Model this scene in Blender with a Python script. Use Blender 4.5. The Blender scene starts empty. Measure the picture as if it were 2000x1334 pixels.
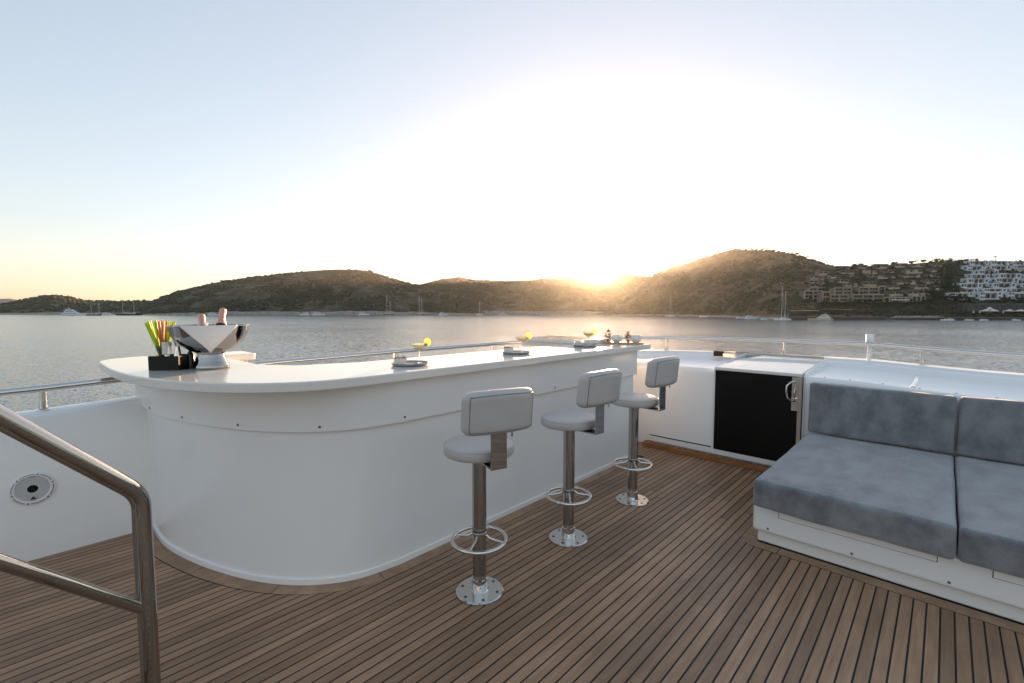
import bpy, bmesh, math, random
import numpy as np
from mathutils import Vector, Matrix, noise, Quaternion

random.seed(7)
SC = bpy.context.scene
COL = SC.collection
PI = math.pi

# ------------------------------------------------------------------ camera
# world: X along the deck planks (towards the bow), Y to port, Z up, deck at z = 0, eye at 1.5 m
FPX, CX, CY, HZ, EYE = 889.0, 1000.0, 667.0, 608.0, 1.5
PITCH = math.atan((CY - HZ) / FPX)
AZ = math.atan2(850.0, math.hypot(FPX, CY - HZ))
FWD = Vector((math.cos(AZ), math.sin(AZ), 0)); RGT = Vector((math.sin(AZ), -math.cos(AZ), 0))
WATER = -5.5

cam_d = bpy.data.cameras.new('camera')
cam = bpy.data.objects.new('camera', cam_d); COL.objects.link(cam)
cam_d.sensor_width = 36.0; cam_d.lens = 36.0 * FPX / 2000.0
cam_d.clip_start = 0.05; cam_d.clip_end = 30000
cam.location = (0, 0, EYE)
cam.rotation_euler = (FWD * math.cos(PITCH) - Vector((0, 0, math.sin(PITCH)))).to_track_quat('-Z', 'Y').to_euler()
SC.camera = cam

def ray(x, y):
    r = (x - CX) / FPX; u = -(y - CY) / FPX
    fw = math.cos(PITCH) + u * math.sin(PITCH); up = u * math.cos(PITCH) - math.sin(PITCH)
    return FWD * fw + RGT * r + Vector((0, 0, up))
def onz(x, y, z):
    d = ray(x, y); return Vector((0, 0, EYE)) + d * ((z - EYE) / d.z)
def far(x, y, d):
    v = ray(x, y); return Vector((0, 0, EYE)) + v * (d / v.dot(FWD))

# ------------------------------------------------------------------ sky and sun
SUN_DIR = ray(1172, 541).normalized()
SUN_EL = math.asin(SUN_DIR.z)
SUN_ROT = math.atan2(SUN_DIR.x, SUN_DIR.y)
world = bpy.data.worlds.new('World'); SC.world = world; world.use_nodes = True
wn = world.node_tree.nodes; wl = world.node_tree.links
for n in list(wn): wn.remove(n)
sky = wn.new('ShaderNodeTexSky'); sky.sky_type = 'NISHITA'; sky.sun_disc = False
sky.sun_elevation = SUN_EL; sky.sun_rotation = SUN_ROT
sky.altitude = 0; sky.air_density = 1.0; sky.dust_density = 0.7; sky.ozone_density = 2.0
bg = wn.new('ShaderNodeBackground'); bg.inputs['Strength'].default_value = 0.15
wo = wn.new('ShaderNodeOutputWorld')
hsv = wn.new('ShaderNodeHueSaturation'); hsv.inputs['Saturation'].default_value = 0.80; hsv.inputs['Hue'].default_value = 0.492   # pale, slightly milky evening air
tint = wn.new('ShaderNodeMix'); tint.data_type = 'RGBA'; tint.blend_type = 'MULTIPLY'; tint.inputs['Factor'].default_value = 1.0
tint.inputs[7].default_value = (1.045, 0.972, 0.985, 1)
gam = wn.new('ShaderNodeGamma'); gam.inputs['Gamma'].default_value = 0.58      # many-times-scattered evening light: evener than the bare model
wl.new(sky.outputs[0], gam.inputs['Color']); wl.new(gam.outputs[0], hsv.inputs['Color']); wl.new(hsv.outputs[0], tint.inputs[6]); wl.new(tint.outputs[2], bg.inputs[0]); wl.new(bg.outputs[0], wo.inputs[0])

sun_d = bpy.data.lights.new('sun', 'SUN'); sun_d.energy = 5.0; sun_d.angle = math.radians(0.6); sun_d.color = (1.0, 0.62, 0.32)
sun = bpy.data.objects.new('sun', sun_d); COL.objects.link(sun)
sun.rotation_euler = SUN_DIR.to_track_quat('Z', 'Y').to_euler(); sun.location = (0, 0, 60)

SC.view_settings.view_transform = 'Standard'; SC.view_settings.look = 'None'
SC.view_settings.exposure = 2.02; SC.view_settings.gamma = 1.0; SC.view_settings.use_curve_mapping = False
SC.render.engine = 'CYCLES'
SC.cycles.use_denoising = True
SC.cycles.max_bounces = 12; SC.cycles.volume_bounces = 0
SC.cycles.sample_clamp_indirect = 6.0
SC.cycles.caustics_reflective = False; SC.cycles.caustics_refractive = False

# ------------------------------------------------------------------ materials
MATS = {}
def mat(name, col, rough=0.5, metal=0.0, var=0.0, scale=4.0, bump=0.0, bscale=40.0, col2=None, stretch=None,
        coat=0.0, rnd=0.0, trans=0.0, ior=1.45, sheen=0.0, lo=0.35, hi=0.65, detail=5.0, rvar=0.0, spec=0.5, stain=0.0, sss=0.0):
    m = bpy.data.materials.new(name); m.use_nodes = True
    nt = m.node_tree; N = nt.nodes; L = nt.links
    b = N['Principled BSDF']
    b.inputs['Base Color'].default_value = (*col, 1); b.inputs['Roughness'].default_value = rough
    b.inputs['Metallic'].default_value = metal; b.inputs['IOR'].default_value = ior
    b.inputs['Coat Weight'].default_value = coat; b.inputs['Coat Roughness'].default_value = 0.05
    b.inputs['Transmission Weight'].default_value = trans; b.inputs['Sheen Weight'].default_value = sheen
    b.inputs['Specular IOR Level'].default_value = spec
    if sss:
        b.inputs['Subsurface Weight'].default_value = sss; b.inputs['Subsurface Radius'].default_value = (0.06, 0.05, 0.025); b.inputs['Subsurface Scale'].default_value = 1.0
    tc = N.new('ShaderNodeTexCoord'); mp = N.new('ShaderNodeMapping')
    L.new(tc.outputs['Object'], mp.inputs['Vector'])
    if stretch: mp.inputs['Scale'].default_value = stretch
    if rnd:
        oi = N.new('ShaderNodeObjectInfo'); cb = N.new('ShaderNodeVectorMath'); cb.operation = 'SCALE'
        cb.inputs[0].default_value = (37.0, 91.0, 53.0); L.new(oi.outputs['Random'], cb.inputs['Scale'])
        L.new(cb.outputs[0], mp.inputs['Location'])
    out = None
    if var or col2:
        t = N.new('ShaderNodeTexNoise'); t.inputs['Scale'].default_value = scale; t.inputs['Detail'].default_value = detail
        t.inputs['Roughness'].default_value = 0.6
        L.new(mp.outputs[0], t.inputs['Vector'])
        rp = N.new('ShaderNodeValToRGB'); L.new(t.outputs['Fac'], rp.inputs[0])
        c2 = col2 if col2 else tuple(c * (1 + var) for c in col)
        c1 = col if col2 else tuple(c * (1 - var) for c in col)
        rp.color_ramp.elements[0].position = lo; rp.color_ramp.elements[1].position = hi
        rp.color_ramp.elements[0].color = (*c1, 1); rp.color_ramp.elements[1].color = (*c2, 1)
        out = rp.outputs[0]
    if rnd:
        hs = N.new('ShaderNodeHueSaturation'); mr = N.new('ShaderNodeMapRange')
        mr.inputs['To Min'].default_value = 1 - rnd; mr.inputs['To Max'].default_value = 1 + rnd
        L.new(oi.outputs['Random'], mr.inputs['Value']); L.new(mr.outputs[0], hs.inputs['Value'])
        if out: L.new(out, hs.inputs['Color'])
        else: hs.inputs['Color'].default_value = (*col, 1)
        out = hs.outputs[0]
    if stain:
        t4 = N.new('ShaderNodeTexNoise'); t4.inputs['Scale'].default_value = 1.6; t4.inputs['Detail'].default_value = 7; t4.inputs['Roughness'].default_value = 0.65
        L.new(tc.outputs['Object'], t4.inputs['Vector'])
        mr4 = N.new('ShaderNodeMapRange'); mr4.inputs['From Min'].default_value = 0.32; mr4.inputs['From Max'].default_value = 0.62
        mr4.inputs['To Min'].default_value = 1 - stain; mr4.inputs['To Max'].default_value = 1 + stain * .3
        h4 = N.new('ShaderNodeHueSaturation'); L.new(t4.outputs['Fac'], mr4.inputs['Value']); L.new(mr4.outputs[0], h4.inputs['Value']); L.new(out, h4.inputs['Color']); out = h4.outputs[0]
    if out: L.new(out, b.inputs['Base Color'])
    if rvar:
        t2 = N.new('ShaderNodeTexNoise'); t2.inputs['Scale'].default_value = 3.0; t2.inputs['Detail'].default_value = 6
        L.new(mp.outputs[0], t2.inputs['Vector'])
        mr2 = N.new('ShaderNodeMapRange'); mr2.inputs['From Min'].default_value = 0.3; mr2.inputs['From Max'].default_value = 0.7
        mr2.inputs['To Min'].default_value = max(0.01, rough - rvar); mr2.inputs['To Max'].default_value = rough + rvar
        L.new(t2.outputs['Fac'], mr2.inputs['Value']); L.new(mr2.outputs[0], b.inputs['Roughness'])
    if bump:
        t3 = N.new('ShaderNodeTexNoise'); t3.inputs['Scale'].default_value = bscale; t3.inputs['Detail'].default_value = 4
        L.new(mp.outputs[0], t3.inputs['Vector'])
        bp = N.new('ShaderNodeBump'); bp.inputs['Strength'].default_value = bump; bp.inputs['Distance'].default_value = 0.01
        L.new(t3.outputs['Fac'], bp.inputs['Height']); L.new(bp.outputs[0], b.inputs['Normal'])
    MATS[name] = m
    return m

GEL = mat('gelcoat', (0.86, 0.86, 0.86), 0.22, var=0.02, scale=1.3, rvar=0.03, coat=0.3)
GELB = mat('gelcoat_bar', (0.86, 0.86, 0.86), 0.20, var=0.02, scale=1.0, rvar=0.02, coat=0.25)
CTR = mat('counter_stone', (0.78, 0.76, 0.73), 0.055, var=0.03, scale=60.0, rvar=0.015)
STEEL = mat('polished_steel', (0.70, 0.68, 0.655), 0.03, metal=1.0, rvar=0.015)
STEELD = mat('steel_dark_reflections', (0.42, 0.40, 0.38), 0.02, metal=1.0, rvar=0.012)  # polished steel with its colour darkened to imitate reflections of dark surroundings
STEELB = mat('brushed_steel', (0.66, 0.63, 0.60), 0.10, metal=1.0, rvar=0.04)
TEAK = mat('weathered_teak', (0.255, 0.138, 0.073), 0.42, col2=(0.455, 0.285, 0.178), scale=9.0, stretch=(0.35, 4.5, 3.0), rnd=0.25,
           bump=0.2, bscale=30.0, lo=0.2, hi=0.8, detail=9.0, stain=0.22)
TEAKM = mat('margin_teak', (0.28, 0.165, 0.095), 0.5, col2=(0.42, 0.27, 0.17), scale=7.0, stretch=(1.0, 1.0, 1.0), rnd=0.12, bump=0.2, bscale=40.0)
TEAKV = mat('varnished_teak', (0.22, 0.095, 0.030), 0.35, col2=(0.36, 0.17, 0.06), scale=10.0, stretch=(3.0, 0.4, 3.0), rnd=0.12)
TEAKS = mat('slat_teak', (0.15, 0.075, 0.035), 0.5, col2=(0.26, 0.14, 0.07), scale=10.0, rnd=0.2)
CAULK = mat('black_caulk', (0.012, 0.011, 0.010), 0.7)
VELVET = mat('blue_grey_velvet', (0.098, 0.102, 0.118), 0.9, col2=(0.25, 0.256, 0.272), scale=6.0, sheen=0.55, bump=0.6, bscale=120.0,
             lo=0.26, hi=0.60, detail=15.0, rnd=0.04, stretch=(0.8, 1.3, 1.0))
VINYL = mat('grey_vinyl', (0.50, 0.48, 0.47), 0.42, var=0.04, scale=6.0, bump=0.08, bscale=200.0)
PIPING = mat('piping', (0.23, 0.24, 0.26), 0.5)
BLACKG = mat('black_gloss', (0.004, 0.004, 0.004), 0.30, spec=0.25)
BLACKP = mat('black_plastic', (0.006, 0.006, 0.006), 0.45, spec=0.3)
GREYP = mat('grey_plastic', (0.42, 0.44, 0.46), 0.4)
WHITEP = mat('white_plastic', (0.82, 0.82, 0.84), 0.35)
SCREW = mat('dark_screw', (0.16, 0.15, 0.14), 0.35, metal=0.8)
GLASS = mat('clear_glass', (1, 1, 1), 0.0, trans=1.0, ior=1.45)
DRINK = mat('yellow_drink', (1.0, 0.86, 0.42), 0.0, trans=1.0, ior=1.06)
LIME = mat('lime_flesh', (0.95, 0.62, 0.10), 0.5, var=0.06, scale=60, trans=0.2, sss=1.0)
RIND = mat('lime_rind', (0.45, 0.36, 0.05), 0.4, trans=0.2)
PORC = mat('white_porcelain', (0.78, 0.77, 0.75), 0.2)
SNACK = mat('brown_snack', (0.30, 0.15, 0.06), 0.7, col2=(0.12, 0.06, 0.03), scale=90)
TRAY = mat('slate_tray', (0.30, 0.31, 0.31), 0.3)
BOARD = mat('pale_wood', (0.45, 0.27, 0.11), 0.5, col2=(0.55, 0.36, 0.17), scale=14, stretch=(1, 6, 1))
DRIED = mat('dried_brown', (0.20, 0.085, 0.035), 0.8, col2=(0.36, 0.20, 0.10), scale=60)
LINEN = mat('white_linen', (0.86, 0.85, 0.84), 0.85, bump=0.15, bscale=300, sheen=0.2)
FOIL = mat('pink_foil', (0.72, 0.36, 0.27), 0.32, metal=0.6, bump=0.8, bscale=90)
BOTTLE = mat('dark_bottle', (0.010, 0.014, 0.02), 0.12)
STRAWS = [mat('straw_green', (0.42, 0.66, 0.02), 0.35), mat('straw_lime', (0.70, 0.80, 0.05), 0.35),
          mat('straw_pink', (0.75, 0.16, 0.22), 0.35), mat('straw_orange', (0.85, 0.30, 0.06), 0.35)]

# background materials
HILLM = {}
def hillmat(name, c1, c2, c3, scale=0.03):
    m = bpy.data.materials.new(name); m.use_nodes = True
    nt = m.node_tree; N = nt.nodes; L = nt.links; b = N['Principled BSDF']; b.inputs['Roughness'].default_value = 0.95
    b.inputs['Specular IOR Level'].default_value = 0.1
    tc = N.new('ShaderNodeTexCoord')
    t = N.new('ShaderNodeTexNoise'); t.inputs['Scale'].default_value = scale; t.inputs['Detail'].default_value = 10; t.inputs['Roughness'].default_value = 0.7
    L.new(tc.outputs['Object'], t.inputs['Vector'])
    r = N.new('ShaderNodeValToRGB'); L.new(t.outputs['Fac'], r.inputs[0])
    e = r.color_ramp.elements; e[0].position = 0.34; e[0].color = (*c1, 1); e[1].position = 0.68; e[1].color = (*c3, 1)
    k = e.new(0.5); k.color = (*c2, 1)
    L.new(r.outputs[0], b.inputs['Base Color'])
    return m
ROCKM = mat('shore_rock', (0.19, 0.17, 0.15), 0.9, col2=(0.42, 0.37, 0.31), scale=0.25, lo=0.35, hi=0.7)
BUSHA = mat('shrub_green', (0.030, 0.038, 0.016), 0.9, col2=(0.062, 0.066, 0.028), scale=0.06)
BUSHB = mat('shrub_olive', (0.042, 0.042, 0.022), 0.9, col2=(0.085, 0.075, 0.040), scale=0.06)
LEAF = mat('tree_leaf', (0.022, 0.036, 0.012), 0.8, col2=(0.060, 0.075, 0.022), scale=0.5, rnd=0.25)
LEAFG = mat('tree_leaf_grey', (0.075, 0.068, 0.045), 0.8, col2=(0.13, 0.115, 0.08), scale=0.5, rnd=0.2)
BARK = mat('bark', (0.09, 0.065, 0.045), 0.9, var=0.2, scale=2)
BROWNW = mat('tan_render', (0.24, 0.19, 0.145), 0.9, var=0.12, scale=0.3, rnd=0.16)
BROWNR = mat('tan_roof', (0.17, 0.145, 0.115), 0.9, var=0.15, scale=0.4, rnd=0.12)
BROWNF = mat('tan_parapet', (0.42, 0.35, 0.27), 0.9, var=0.1, scale=0.3, rnd=0.16)
WHITEW = mat('white_render', (0.62, 0.64, 0.67), 0.85, var=0.06, scale=0.3, rnd=0.08)
PANE = mat('dark_pane', (0.02, 0.024, 0.03), 0.15)
TIMBER = mat('dark_timber', (0.06, 0.035, 0.02), 0.8, var=0.2, scale=1)
AWN = mat('tan_awning', (0.36, 0.22, 0.14), 0.8)
PARA = mat('cream_canvas', (0.62, 0.56, 0.48), 0.8, rnd=0.06)
STONEW = mat('stone_retaining', (0.05, 0.05, 0.052), 0.9, col2=(0.11, 0.10, 0.095), scale=0.6)
YWHITE = mat('yacht_white', (0.86, 0.87, 0.88), 0.3)
YCREAM = mat('yacht_cream', (0.60, 0.48, 0.30), 0.35)
YDARK = mat('yacht_dark', (0.03, 0.035, 0.05), 0.3)
YWOOD = mat('yacht_wood', (0.22, 0.12, 0.06), 0.5)
SPAR = mat('pale_spar', (0.74, 0.68, 0.6), 0.4)

# ------------------------------------------------------------------ mesh helpers
class MB:
    def __init__(s): s.v = []; s.f = []; s.m = []; s.mi = 0
    def add(s, vs, fs):
        o = len(s.v); s.v += [tuple(v) for v in vs]; s.f += [tuple(i + o for i in f) for f in fs]; s.m += [s.mi] * len(fs); return s
    def box(s, c, d, rz=0.0, M=None):
        x, y, z = d[0] / 2, d[1] / 2, d[2] / 2
        vs = [Vector((sx * x, sy * y, sz * z)) for sx in (-1, 1) for sy in (-1, 1) for sz in (-1, 1)]
        if rz: vs = [Matrix.Rotation(rz, 3, 'Z') @ v for v in vs]
        if M: vs = [M @ v for v in vs]
        vs = [v + Vector(c) for v in vs]
        return s.add(vs, [(0, 1, 3, 2), (4, 6, 7, 5), (0, 4, 5, 1), (2, 3, 7, 6), (0, 2, 6, 4), (1, 5, 7, 3)])
    def bb(s, x0, x1, y0, y1, z0, z1):
        return s.box(((x0 + x1) / 2, (y0 + y1) / 2, (z0 + z1) / 2), (abs(x1 - x0), abs(y1 - y0), abs(z1 - z0)))
    def lathe(s, prof, n=32, c=(0, 0, 0), M=None, a0=0.0):
        o = []; k = len(prof)
        for i in range(n):
            a = a0 + 2 * PI * i / n
            for r, z in prof:
                v = Vector((r * math.cos(a), r * math.sin(a), z))
                if M: v = M @ v
                o.append(v + Vector(c))
        fs = []
        for i in range(n):
            j = (i + 1) % n
            for q in range(k - 1): fs.append((i * k + q, j * k + q, j * k + q + 1, i * k + q + 1))
        return s.add(o, fs)
    def tube(s, path, r, n=12, closed=False, caps=True):
        P = [Vector(p) for p in path]; m = len(P); o = []
        T = []
        for i in range(m):
            a = P[i - 1] if (closed or i > 0) else P[i]; b = P[(i + 1) % m] if (closed or i < m - 1) else P[i]
            T.append((b - a).normalized())
        up = Vector((0, 0, 1)) if abs(T[0].z) < 0.9 else Vector((1, 0, 0))
        u = (up - T[0] * up.dot(T[0])).normalized()
        for i in range(m):
            u = (u - T[i] * u.dot(T[i])).normalized(); w = T[i].cross(u)
            rr = r[i] if isinstance(r, (list, tuple)) else r
            for k in range(n):
                a = 2 * PI * k / n; o.append(P[i] + (u * math.cos(a) + w * math.sin(a)) * rr)
        fs = []
        for i in range(m if closed else m - 1):
            j = (i + 1) % m
            for k in range(n):
                l = (k + 1) % n; fs.append((i * n + k, i * n + l, j * n + l, j * n + k))
        if caps and not closed:
            fs.append(tuple(range(n))[::-1]); fs.append(tuple((m - 1) * n + k for k in range(n)))
        return s.add(o, fs)
    def prism(s, pts, z0, z1):
        n = len(pts); o = [(p[0], p[1], z0) for p in pts] + [(p[0], p[1], z1) for p in pts]
        fs = [(i, (i + 1) % n, n + (i + 1) % n, n + i) for i in range(n)]
        fs += [tuple(range(n))[::-1], tuple(range(n, 2 * n))]
        return s.add(o, fs)
    def rbox(s, d, r, nm=6, c=(0, 0, 0), fn=None):
        h = [q / 2 for q in d]
        def ax(hh):
            k = [-hh + r * q / 4 for q in range(4)]
            mid = [(-hh + r) + (2 * hh - 2 * r) * q / nm for q in range(nm + 1)]
            return k + mid + [-q for q in k[::-1]]
        A = [ax(q) for q in h]
        def rnd(p):
            q = Vector([max(-h[i] + r, min(h[i] - r, p[i])) for i in range(3)]); dlt = Vector(p) - q
            if dlt.length > 1e-9: q = q + dlt.normalized() * r
            if fn: q = fn(q, h)
            return q + Vector(c)
        for a in range(3):
            b, e = (a + 1) % 3, (a + 2) % 3
            for sg in (-1, 1):
                o = []
                for i in A[b]:
                    for j in A[e]:
                        p = [0, 0, 0]; p[a] = sg * h[a]; p[b] = i; p[e] = j; o.append(rnd(p))
                m = len(A[e]); fs = []
                for i in range(len(A[b]) - 1):
                    for j in range(m - 1):
                        q = (i * m + j, (i + 1) * m + j, (i + 1) * m + j + 1, i * m + j + 1)
                        fs.append(q if sg > 0 else q[::-1])
                s.add(o, fs)
        return s
    def build(s, name, material, parent=None, smooth=None, bevel=0.0, weld=False, local=True):
        me = bpy.data.meshes.new(name); me.from_pydata(s.v, [], s.f)
        ms = material if isinstance(material, (list, tuple)) else [material]
        for q in ms: me.materials.append(q)
        if len(ms) > 1: me.polygons.foreach_set('material_index', s.m)
        bm = bmesh.new(); bm.from_mesh(me)
        if weld: bmesh.ops.remove_doubles(bm, verts=bm.verts, dist=1e-5)
        if bevel:
            ed = [e for e in bm.edges if len(e.link_faces) == 2 and e.calc_face_angle(0) > 0.6]
            bmesh.ops.bevel(bm, geom=ed, offset=bevel, segments=3, profile=0.5, affect='EDGES', clamp_overlap=True)
        bmesh.ops.recalc_face_normals(bm, faces=bm.faces)
        bm.to_mesh(me); bm.free()
        if smooth is not None:
            me.shade_smooth(); me.set_sharp_from_angle(angle=math.radians(smooth))
        o = bpy.data.objects.new(name, me); COL.objects.link(o)
        if parent is not None: o.parent = parent
        return o

def tag(o, label=None, cat=None, group=None, kind=None):
    if label: o['label'] = label
    if cat: o['category'] = cat
    if group: o['group'] = group
    if kind: o['kind'] = kind
    return o
def empty(name, loc=(0, 0, 0), rz=0.0, label=None, cat=None, group=None):
    o = bpy.data.objects.new(name, None); COL.objects.link(o); o.location = loc; o.rotation_euler = (0, 0, rz)
    o.empty_display_size = 0.1
    return tag(o, label, cat, group)
def copy_tree(o, parent=None):
    c = o.copy(); COL.objects.link(c); c.parent = parent
    for ch in list(o.children): copy_tree(ch, c)
    return c
def catmull(pts, n=8):
    P = [Vector(p) for p in pts]; P = [P[0] * 2 - P[1]] + P + [P[-1] * 2 - P[-2]]; o = []
    for i in range(1, len(P) - 2):
        for k in range(n):
            t = k / n; a, b, c, d = P[i - 1], P[i], P[i + 1], P[i + 2]
            o.append(0.5 * ((2 * b) + (c - a) * t + (2 * a - 5 * b + 4 * c - d) * t * t + (3 * b - a - 3 * c + d) * t ** 3))
    o.append(P[-2]); return o
def offset2(pts, d):
    """offset an open 2-D polyline to its right-hand side by d"""
    o = []
    for i in range(len(pts)):
        a = Vector(pts[max(0, i - 1)][:2]); b = Vector(pts[min(len(pts) - 1, i + 1)][:2]); t = (b - a).normalized()
        o.append(Vector((pts[i][0] + t.y * d, pts[i][1] - t.x * d)))
    return o
ORD = ['first', 'second', 'third', 'fourth', 'fifth', 'sixth', 'seventh', 'eighth', 'ninth', 'tenth', 'eleventh', 'twelfth', 'thirteenth', 'fourteenth', 'fifteenth', 'sixteenth', 'seventeenth', 'eighteenth', 'nineteenth', 'twentieth']
ORD += ['twenty-' + q for q in ORD[:9]] + ['thirtieth'] + ['thirty-' + q for q in ORD[:9]]

# ------------------------------------------------------------------ water
wm = bpy.data.materials.new('sea_water'); wm.use_nodes = True
N = wm.node_tree.nodes; L = wm.node_tree.links; b = N['Principled BSDF']
b.inputs['Base Color'].default_value = (0.10, 0.125, 0.135, 1); b.inputs['Roughness'].default_value = 0.17; b.inputs['IOR'].default_value = 1.38
tc = N.new('ShaderNodeTexCoord'); acc_ = None
for sc_, st, sx in ((0.02, 0.10, 1.0), (0.45, 0.16, 1.7), (1.4, 0.42, 1.9), (4.5, 0.36, 1.4)):
    mp = N.new('ShaderNodeMapping'); mp.inputs['Scale'].default_value = (sx, 1.0, 1.0); mp.inputs['Rotation'].default_value = (0, 0, AZ + 0.25)
    L.new(tc.outputs['Object'], mp.inputs['Vector'])
    t = N.new('ShaderNodeTexNoise'); t.inputs['Scale'].default_value = sc_; t.inputs['Detail'].default_value = 2; t.inputs['Distortion'].default_value = 0.3
    L.new(mp.outputs[0], t.inputs['Vector'])
    su = N.new('ShaderNodeVectorMath'); su.operation = 'SUBTRACT'; su.inputs[1].default_value = (.5, .5, .5); L.new(t.outputs['Color'], su.inputs[0])
    mu = N.new('ShaderNodeVectorMath'); mu.operation = 'MULTIPLY'; mu.inputs[1].default_value = (st, st, 0); L.new(su.outputs[0], mu.inputs[0])
    if acc_ is None: acc_ = mu.outputs[0]
    else:
        ad = N.new('ShaderNodeVectorMath'); ad.operation = 'ADD'; L.new(acc_, ad.inputs[0]); L.new(mu.outputs[0], ad.inputs[1]); acc_ = ad.outputs[0]
ad = N.new('ShaderNodeVectorMath'); ad.operation = 'ADD'; L.new(acc_, ad.inputs[0]); ad.inputs[1].default_value = (0, 0, 1)
nz_ = N.new('ShaderNodeVectorMath'); nz_.operation = 'NORMALIZE'; L.new(ad.outputs[0], nz_.inputs[0]); L.new(nz_.outputs[0], b.inputs['Normal'])
mb = MB(); n = 96; R = 5000
mb.add([(0, 0, WATER)] + [(R * math.cos(2 * PI * i / n), R * math.sin(2 * PI * i / n), WATER) for i in range(n)],
       [(0, i + 1, (i + 1) % n + 1) for i in range(n)])
tag(mb.build('water', wm), 'rippled grey sea of the bay', kind='structure')

def loft(mb, rows, closed=False):
    k = len(rows[0]); o = [p for r in rows for p in r]; fs = []
    for i in range(len(rows) - 1):
        for j in range(k if closed else k - 1):
            l = (j + 1) % k; fs.append((i * k + j, (i + 1) * k + j, (i + 1) * k + l, i * k + l))
    if closed: fs += [tuple(range(k)), tuple((len(rows) - 1) * k + j for j in range(k))[::-1]]
    return mb.add(o, fs)
def screws(parent, pts, nrm, r=0.006):
    for p in pts:
        m = MB(); q = Vector(nrm).to_track_quat('Z', 'Y').to_matrix()
        m.lathe([(r, 0), (r, 0.0015), (r * 0.7, 0.0035), (0.0001, 0.004)], 10, p, q); m.build('screw', SCREW, parent, 40)

# ------------------------------------------------------------------ deck of the yacht
deck = tag(MB().bb(-2.8, 4.8, -2.4, 4.0, -0.10, -0.0012).build('deck', CAULK), 'weathered teak deck laid in narrow planks with black caulking', kind='structure')
BAR_BASE = catmull([(.500, 4.02, 0), (.503, 3.85, 0), (.521, 3.51, 0), (.625, 3.10, 0), (.782, 2.73, 0), (.964, 2.48, 0), (1.18, 2.335, 0), (1.42, 2.290, 0)], 8)
BAR_BASE = [Vector((p.x, p.y)) for p in BAR_BASE] + [Vector((2.3, 2.29)), Vector((3.3, 2.29)), Vector((4.2, 2.29))]
MARG = offset2(BAR_BASE, 0.088)
MY = np.array([p.y for p in MARG[:57]])[::-1]; MX = np.array([p.x for p in MARG[:57]])[::-1]
PW, GAP = 0.051, 0.0074
def xleft(y): return float(np.interp(y, MY, MX))
def xright(y):
    if y > 0.925: return 4.735
    if y > 0.825: return 3.21 - math.sqrt(max(0.0, 0.1 ** 2 - (y - 0.825) ** 2))
    return 3.11
def plank(x0a, x0b, x1a, x1b, y0, y1):
    g = GAP / 2; z0, z1 = -0.0010, 0.0
    m = MB(); m.add([(x0a, y0 + g, z0), (x1a, y0 + g, z0), (x1b, y1 - g, z0), (x0b, y1 - g, z0),
                     (x0a, y0 + g, z1), (x1a, y0 + g, z1), (x1b, y1 - g, z1), (x0b, y1 - g, z1)],
                    [(3, 2, 1, 0), (4, 5, 6, 7), (0, 1, 5, 4), (1, 2, 6, 5), (2, 3, 7, 6), (3, 0, 4, 7)])
    m.build('plank', TEAK, deck)
for k in range(-88, 34):
    y0, y1 = 2.2 + PW * k, 2.2 + PW * (k + 1)
    if y0 >= 2.199:
        plank(-2.7, -2.7, xleft(y0) - GAP, xleft(y1) - GAP, y0, y1)
        if y1 < 3.4: plank(4.295, 4.295, 4.735, 4.735, y0, y1)
    else:
        xs = [-2.7, xright(y0) - GAP, xright(y1 - .001) - GAP]
        if abs(xs[1] - 4.735) < .01 or k % 3 == 0:
            xb = random.uniform(-1.6, -0.4) if k % 2 else random.uniform(3.3, 4.0) if xs[1] > 4 else -1.0
            plank(xs[0], xs[0], xb - GAP / 2, xb - GAP / 2, y0, y1); plank(xb + GAP / 2, xb + GAP / 2, xs[1], xs[2], y0, y1)
        else: plank(xs[0], xs[0], xs[1], xs[2], y0, y1)
# margin boards round the bar foot
IN = offset2(BAR_BASE, 0.004); cuts = [0, 24, 36, 52, 58, 59]
for a, bq in zip(cuts[:-1], cuts[1:]):
    bq = min(bq, len(IN) - 1)
    i0 = [IN[i] for i in range(a, bq + 1)]; o0 = [MARG[i] for i in range(a, bq + 1)]
    if a < 58:
        t = (i0[1] - i0[0]).normalized() * .004; i0[0] = i0[0] + t; o0[0] = o0[0] + t
    m = MB(); loft(m, [[(p.x, p.y, -.0010), (p.x, p.y, .0004), (q.x, q.y, .0004), (q.x, q.y, -.0010)] for p, q in zip(i0, o0)], True)
    m.build('margin_board', TEAKM, deck)
# margin boards round the lounge foot
arc = [(3.21 + math.cos(a) * 0.1, 0.825 + math.sin(a) * 0.1) for a in np.linspace(PI / 2, PI, 9)]
arci = [(3.23 + math.cos(a) * 0.035, 0.805 + math.sin(a) * 0.035) for a in np.linspace(PI / 2, PI, 9)]
segs = [([(4.0, 0.925), (3.26, 0.925)], [(4.0, 0.842), (3.26, 0.842)]), ([(3.255, .925)] + arc + [(3.11, 0.70)], [(3.255, .842)] + arci + [(3.195, 0.70)]),
        ([(3.11, 0.695), (3.11, -0.6)], [(3.195, 0.695), (3.195, -0.6)]), ([(3.11, -0.605), (3.11, -2.3)], [(3.195, -0.605), (3.195, -2.3)])]
for o0, i0 in segs:
    m = MB(); loft(m, [[(p[0], p[1], -.0010), (p[0], p[1], .0004), (q[0], q[1], .0004), (q[0], q[1], -.0010)] for p, q in zip(i0, o0)], True)
    m.build('margin_board', TEAKM, deck)

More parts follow.
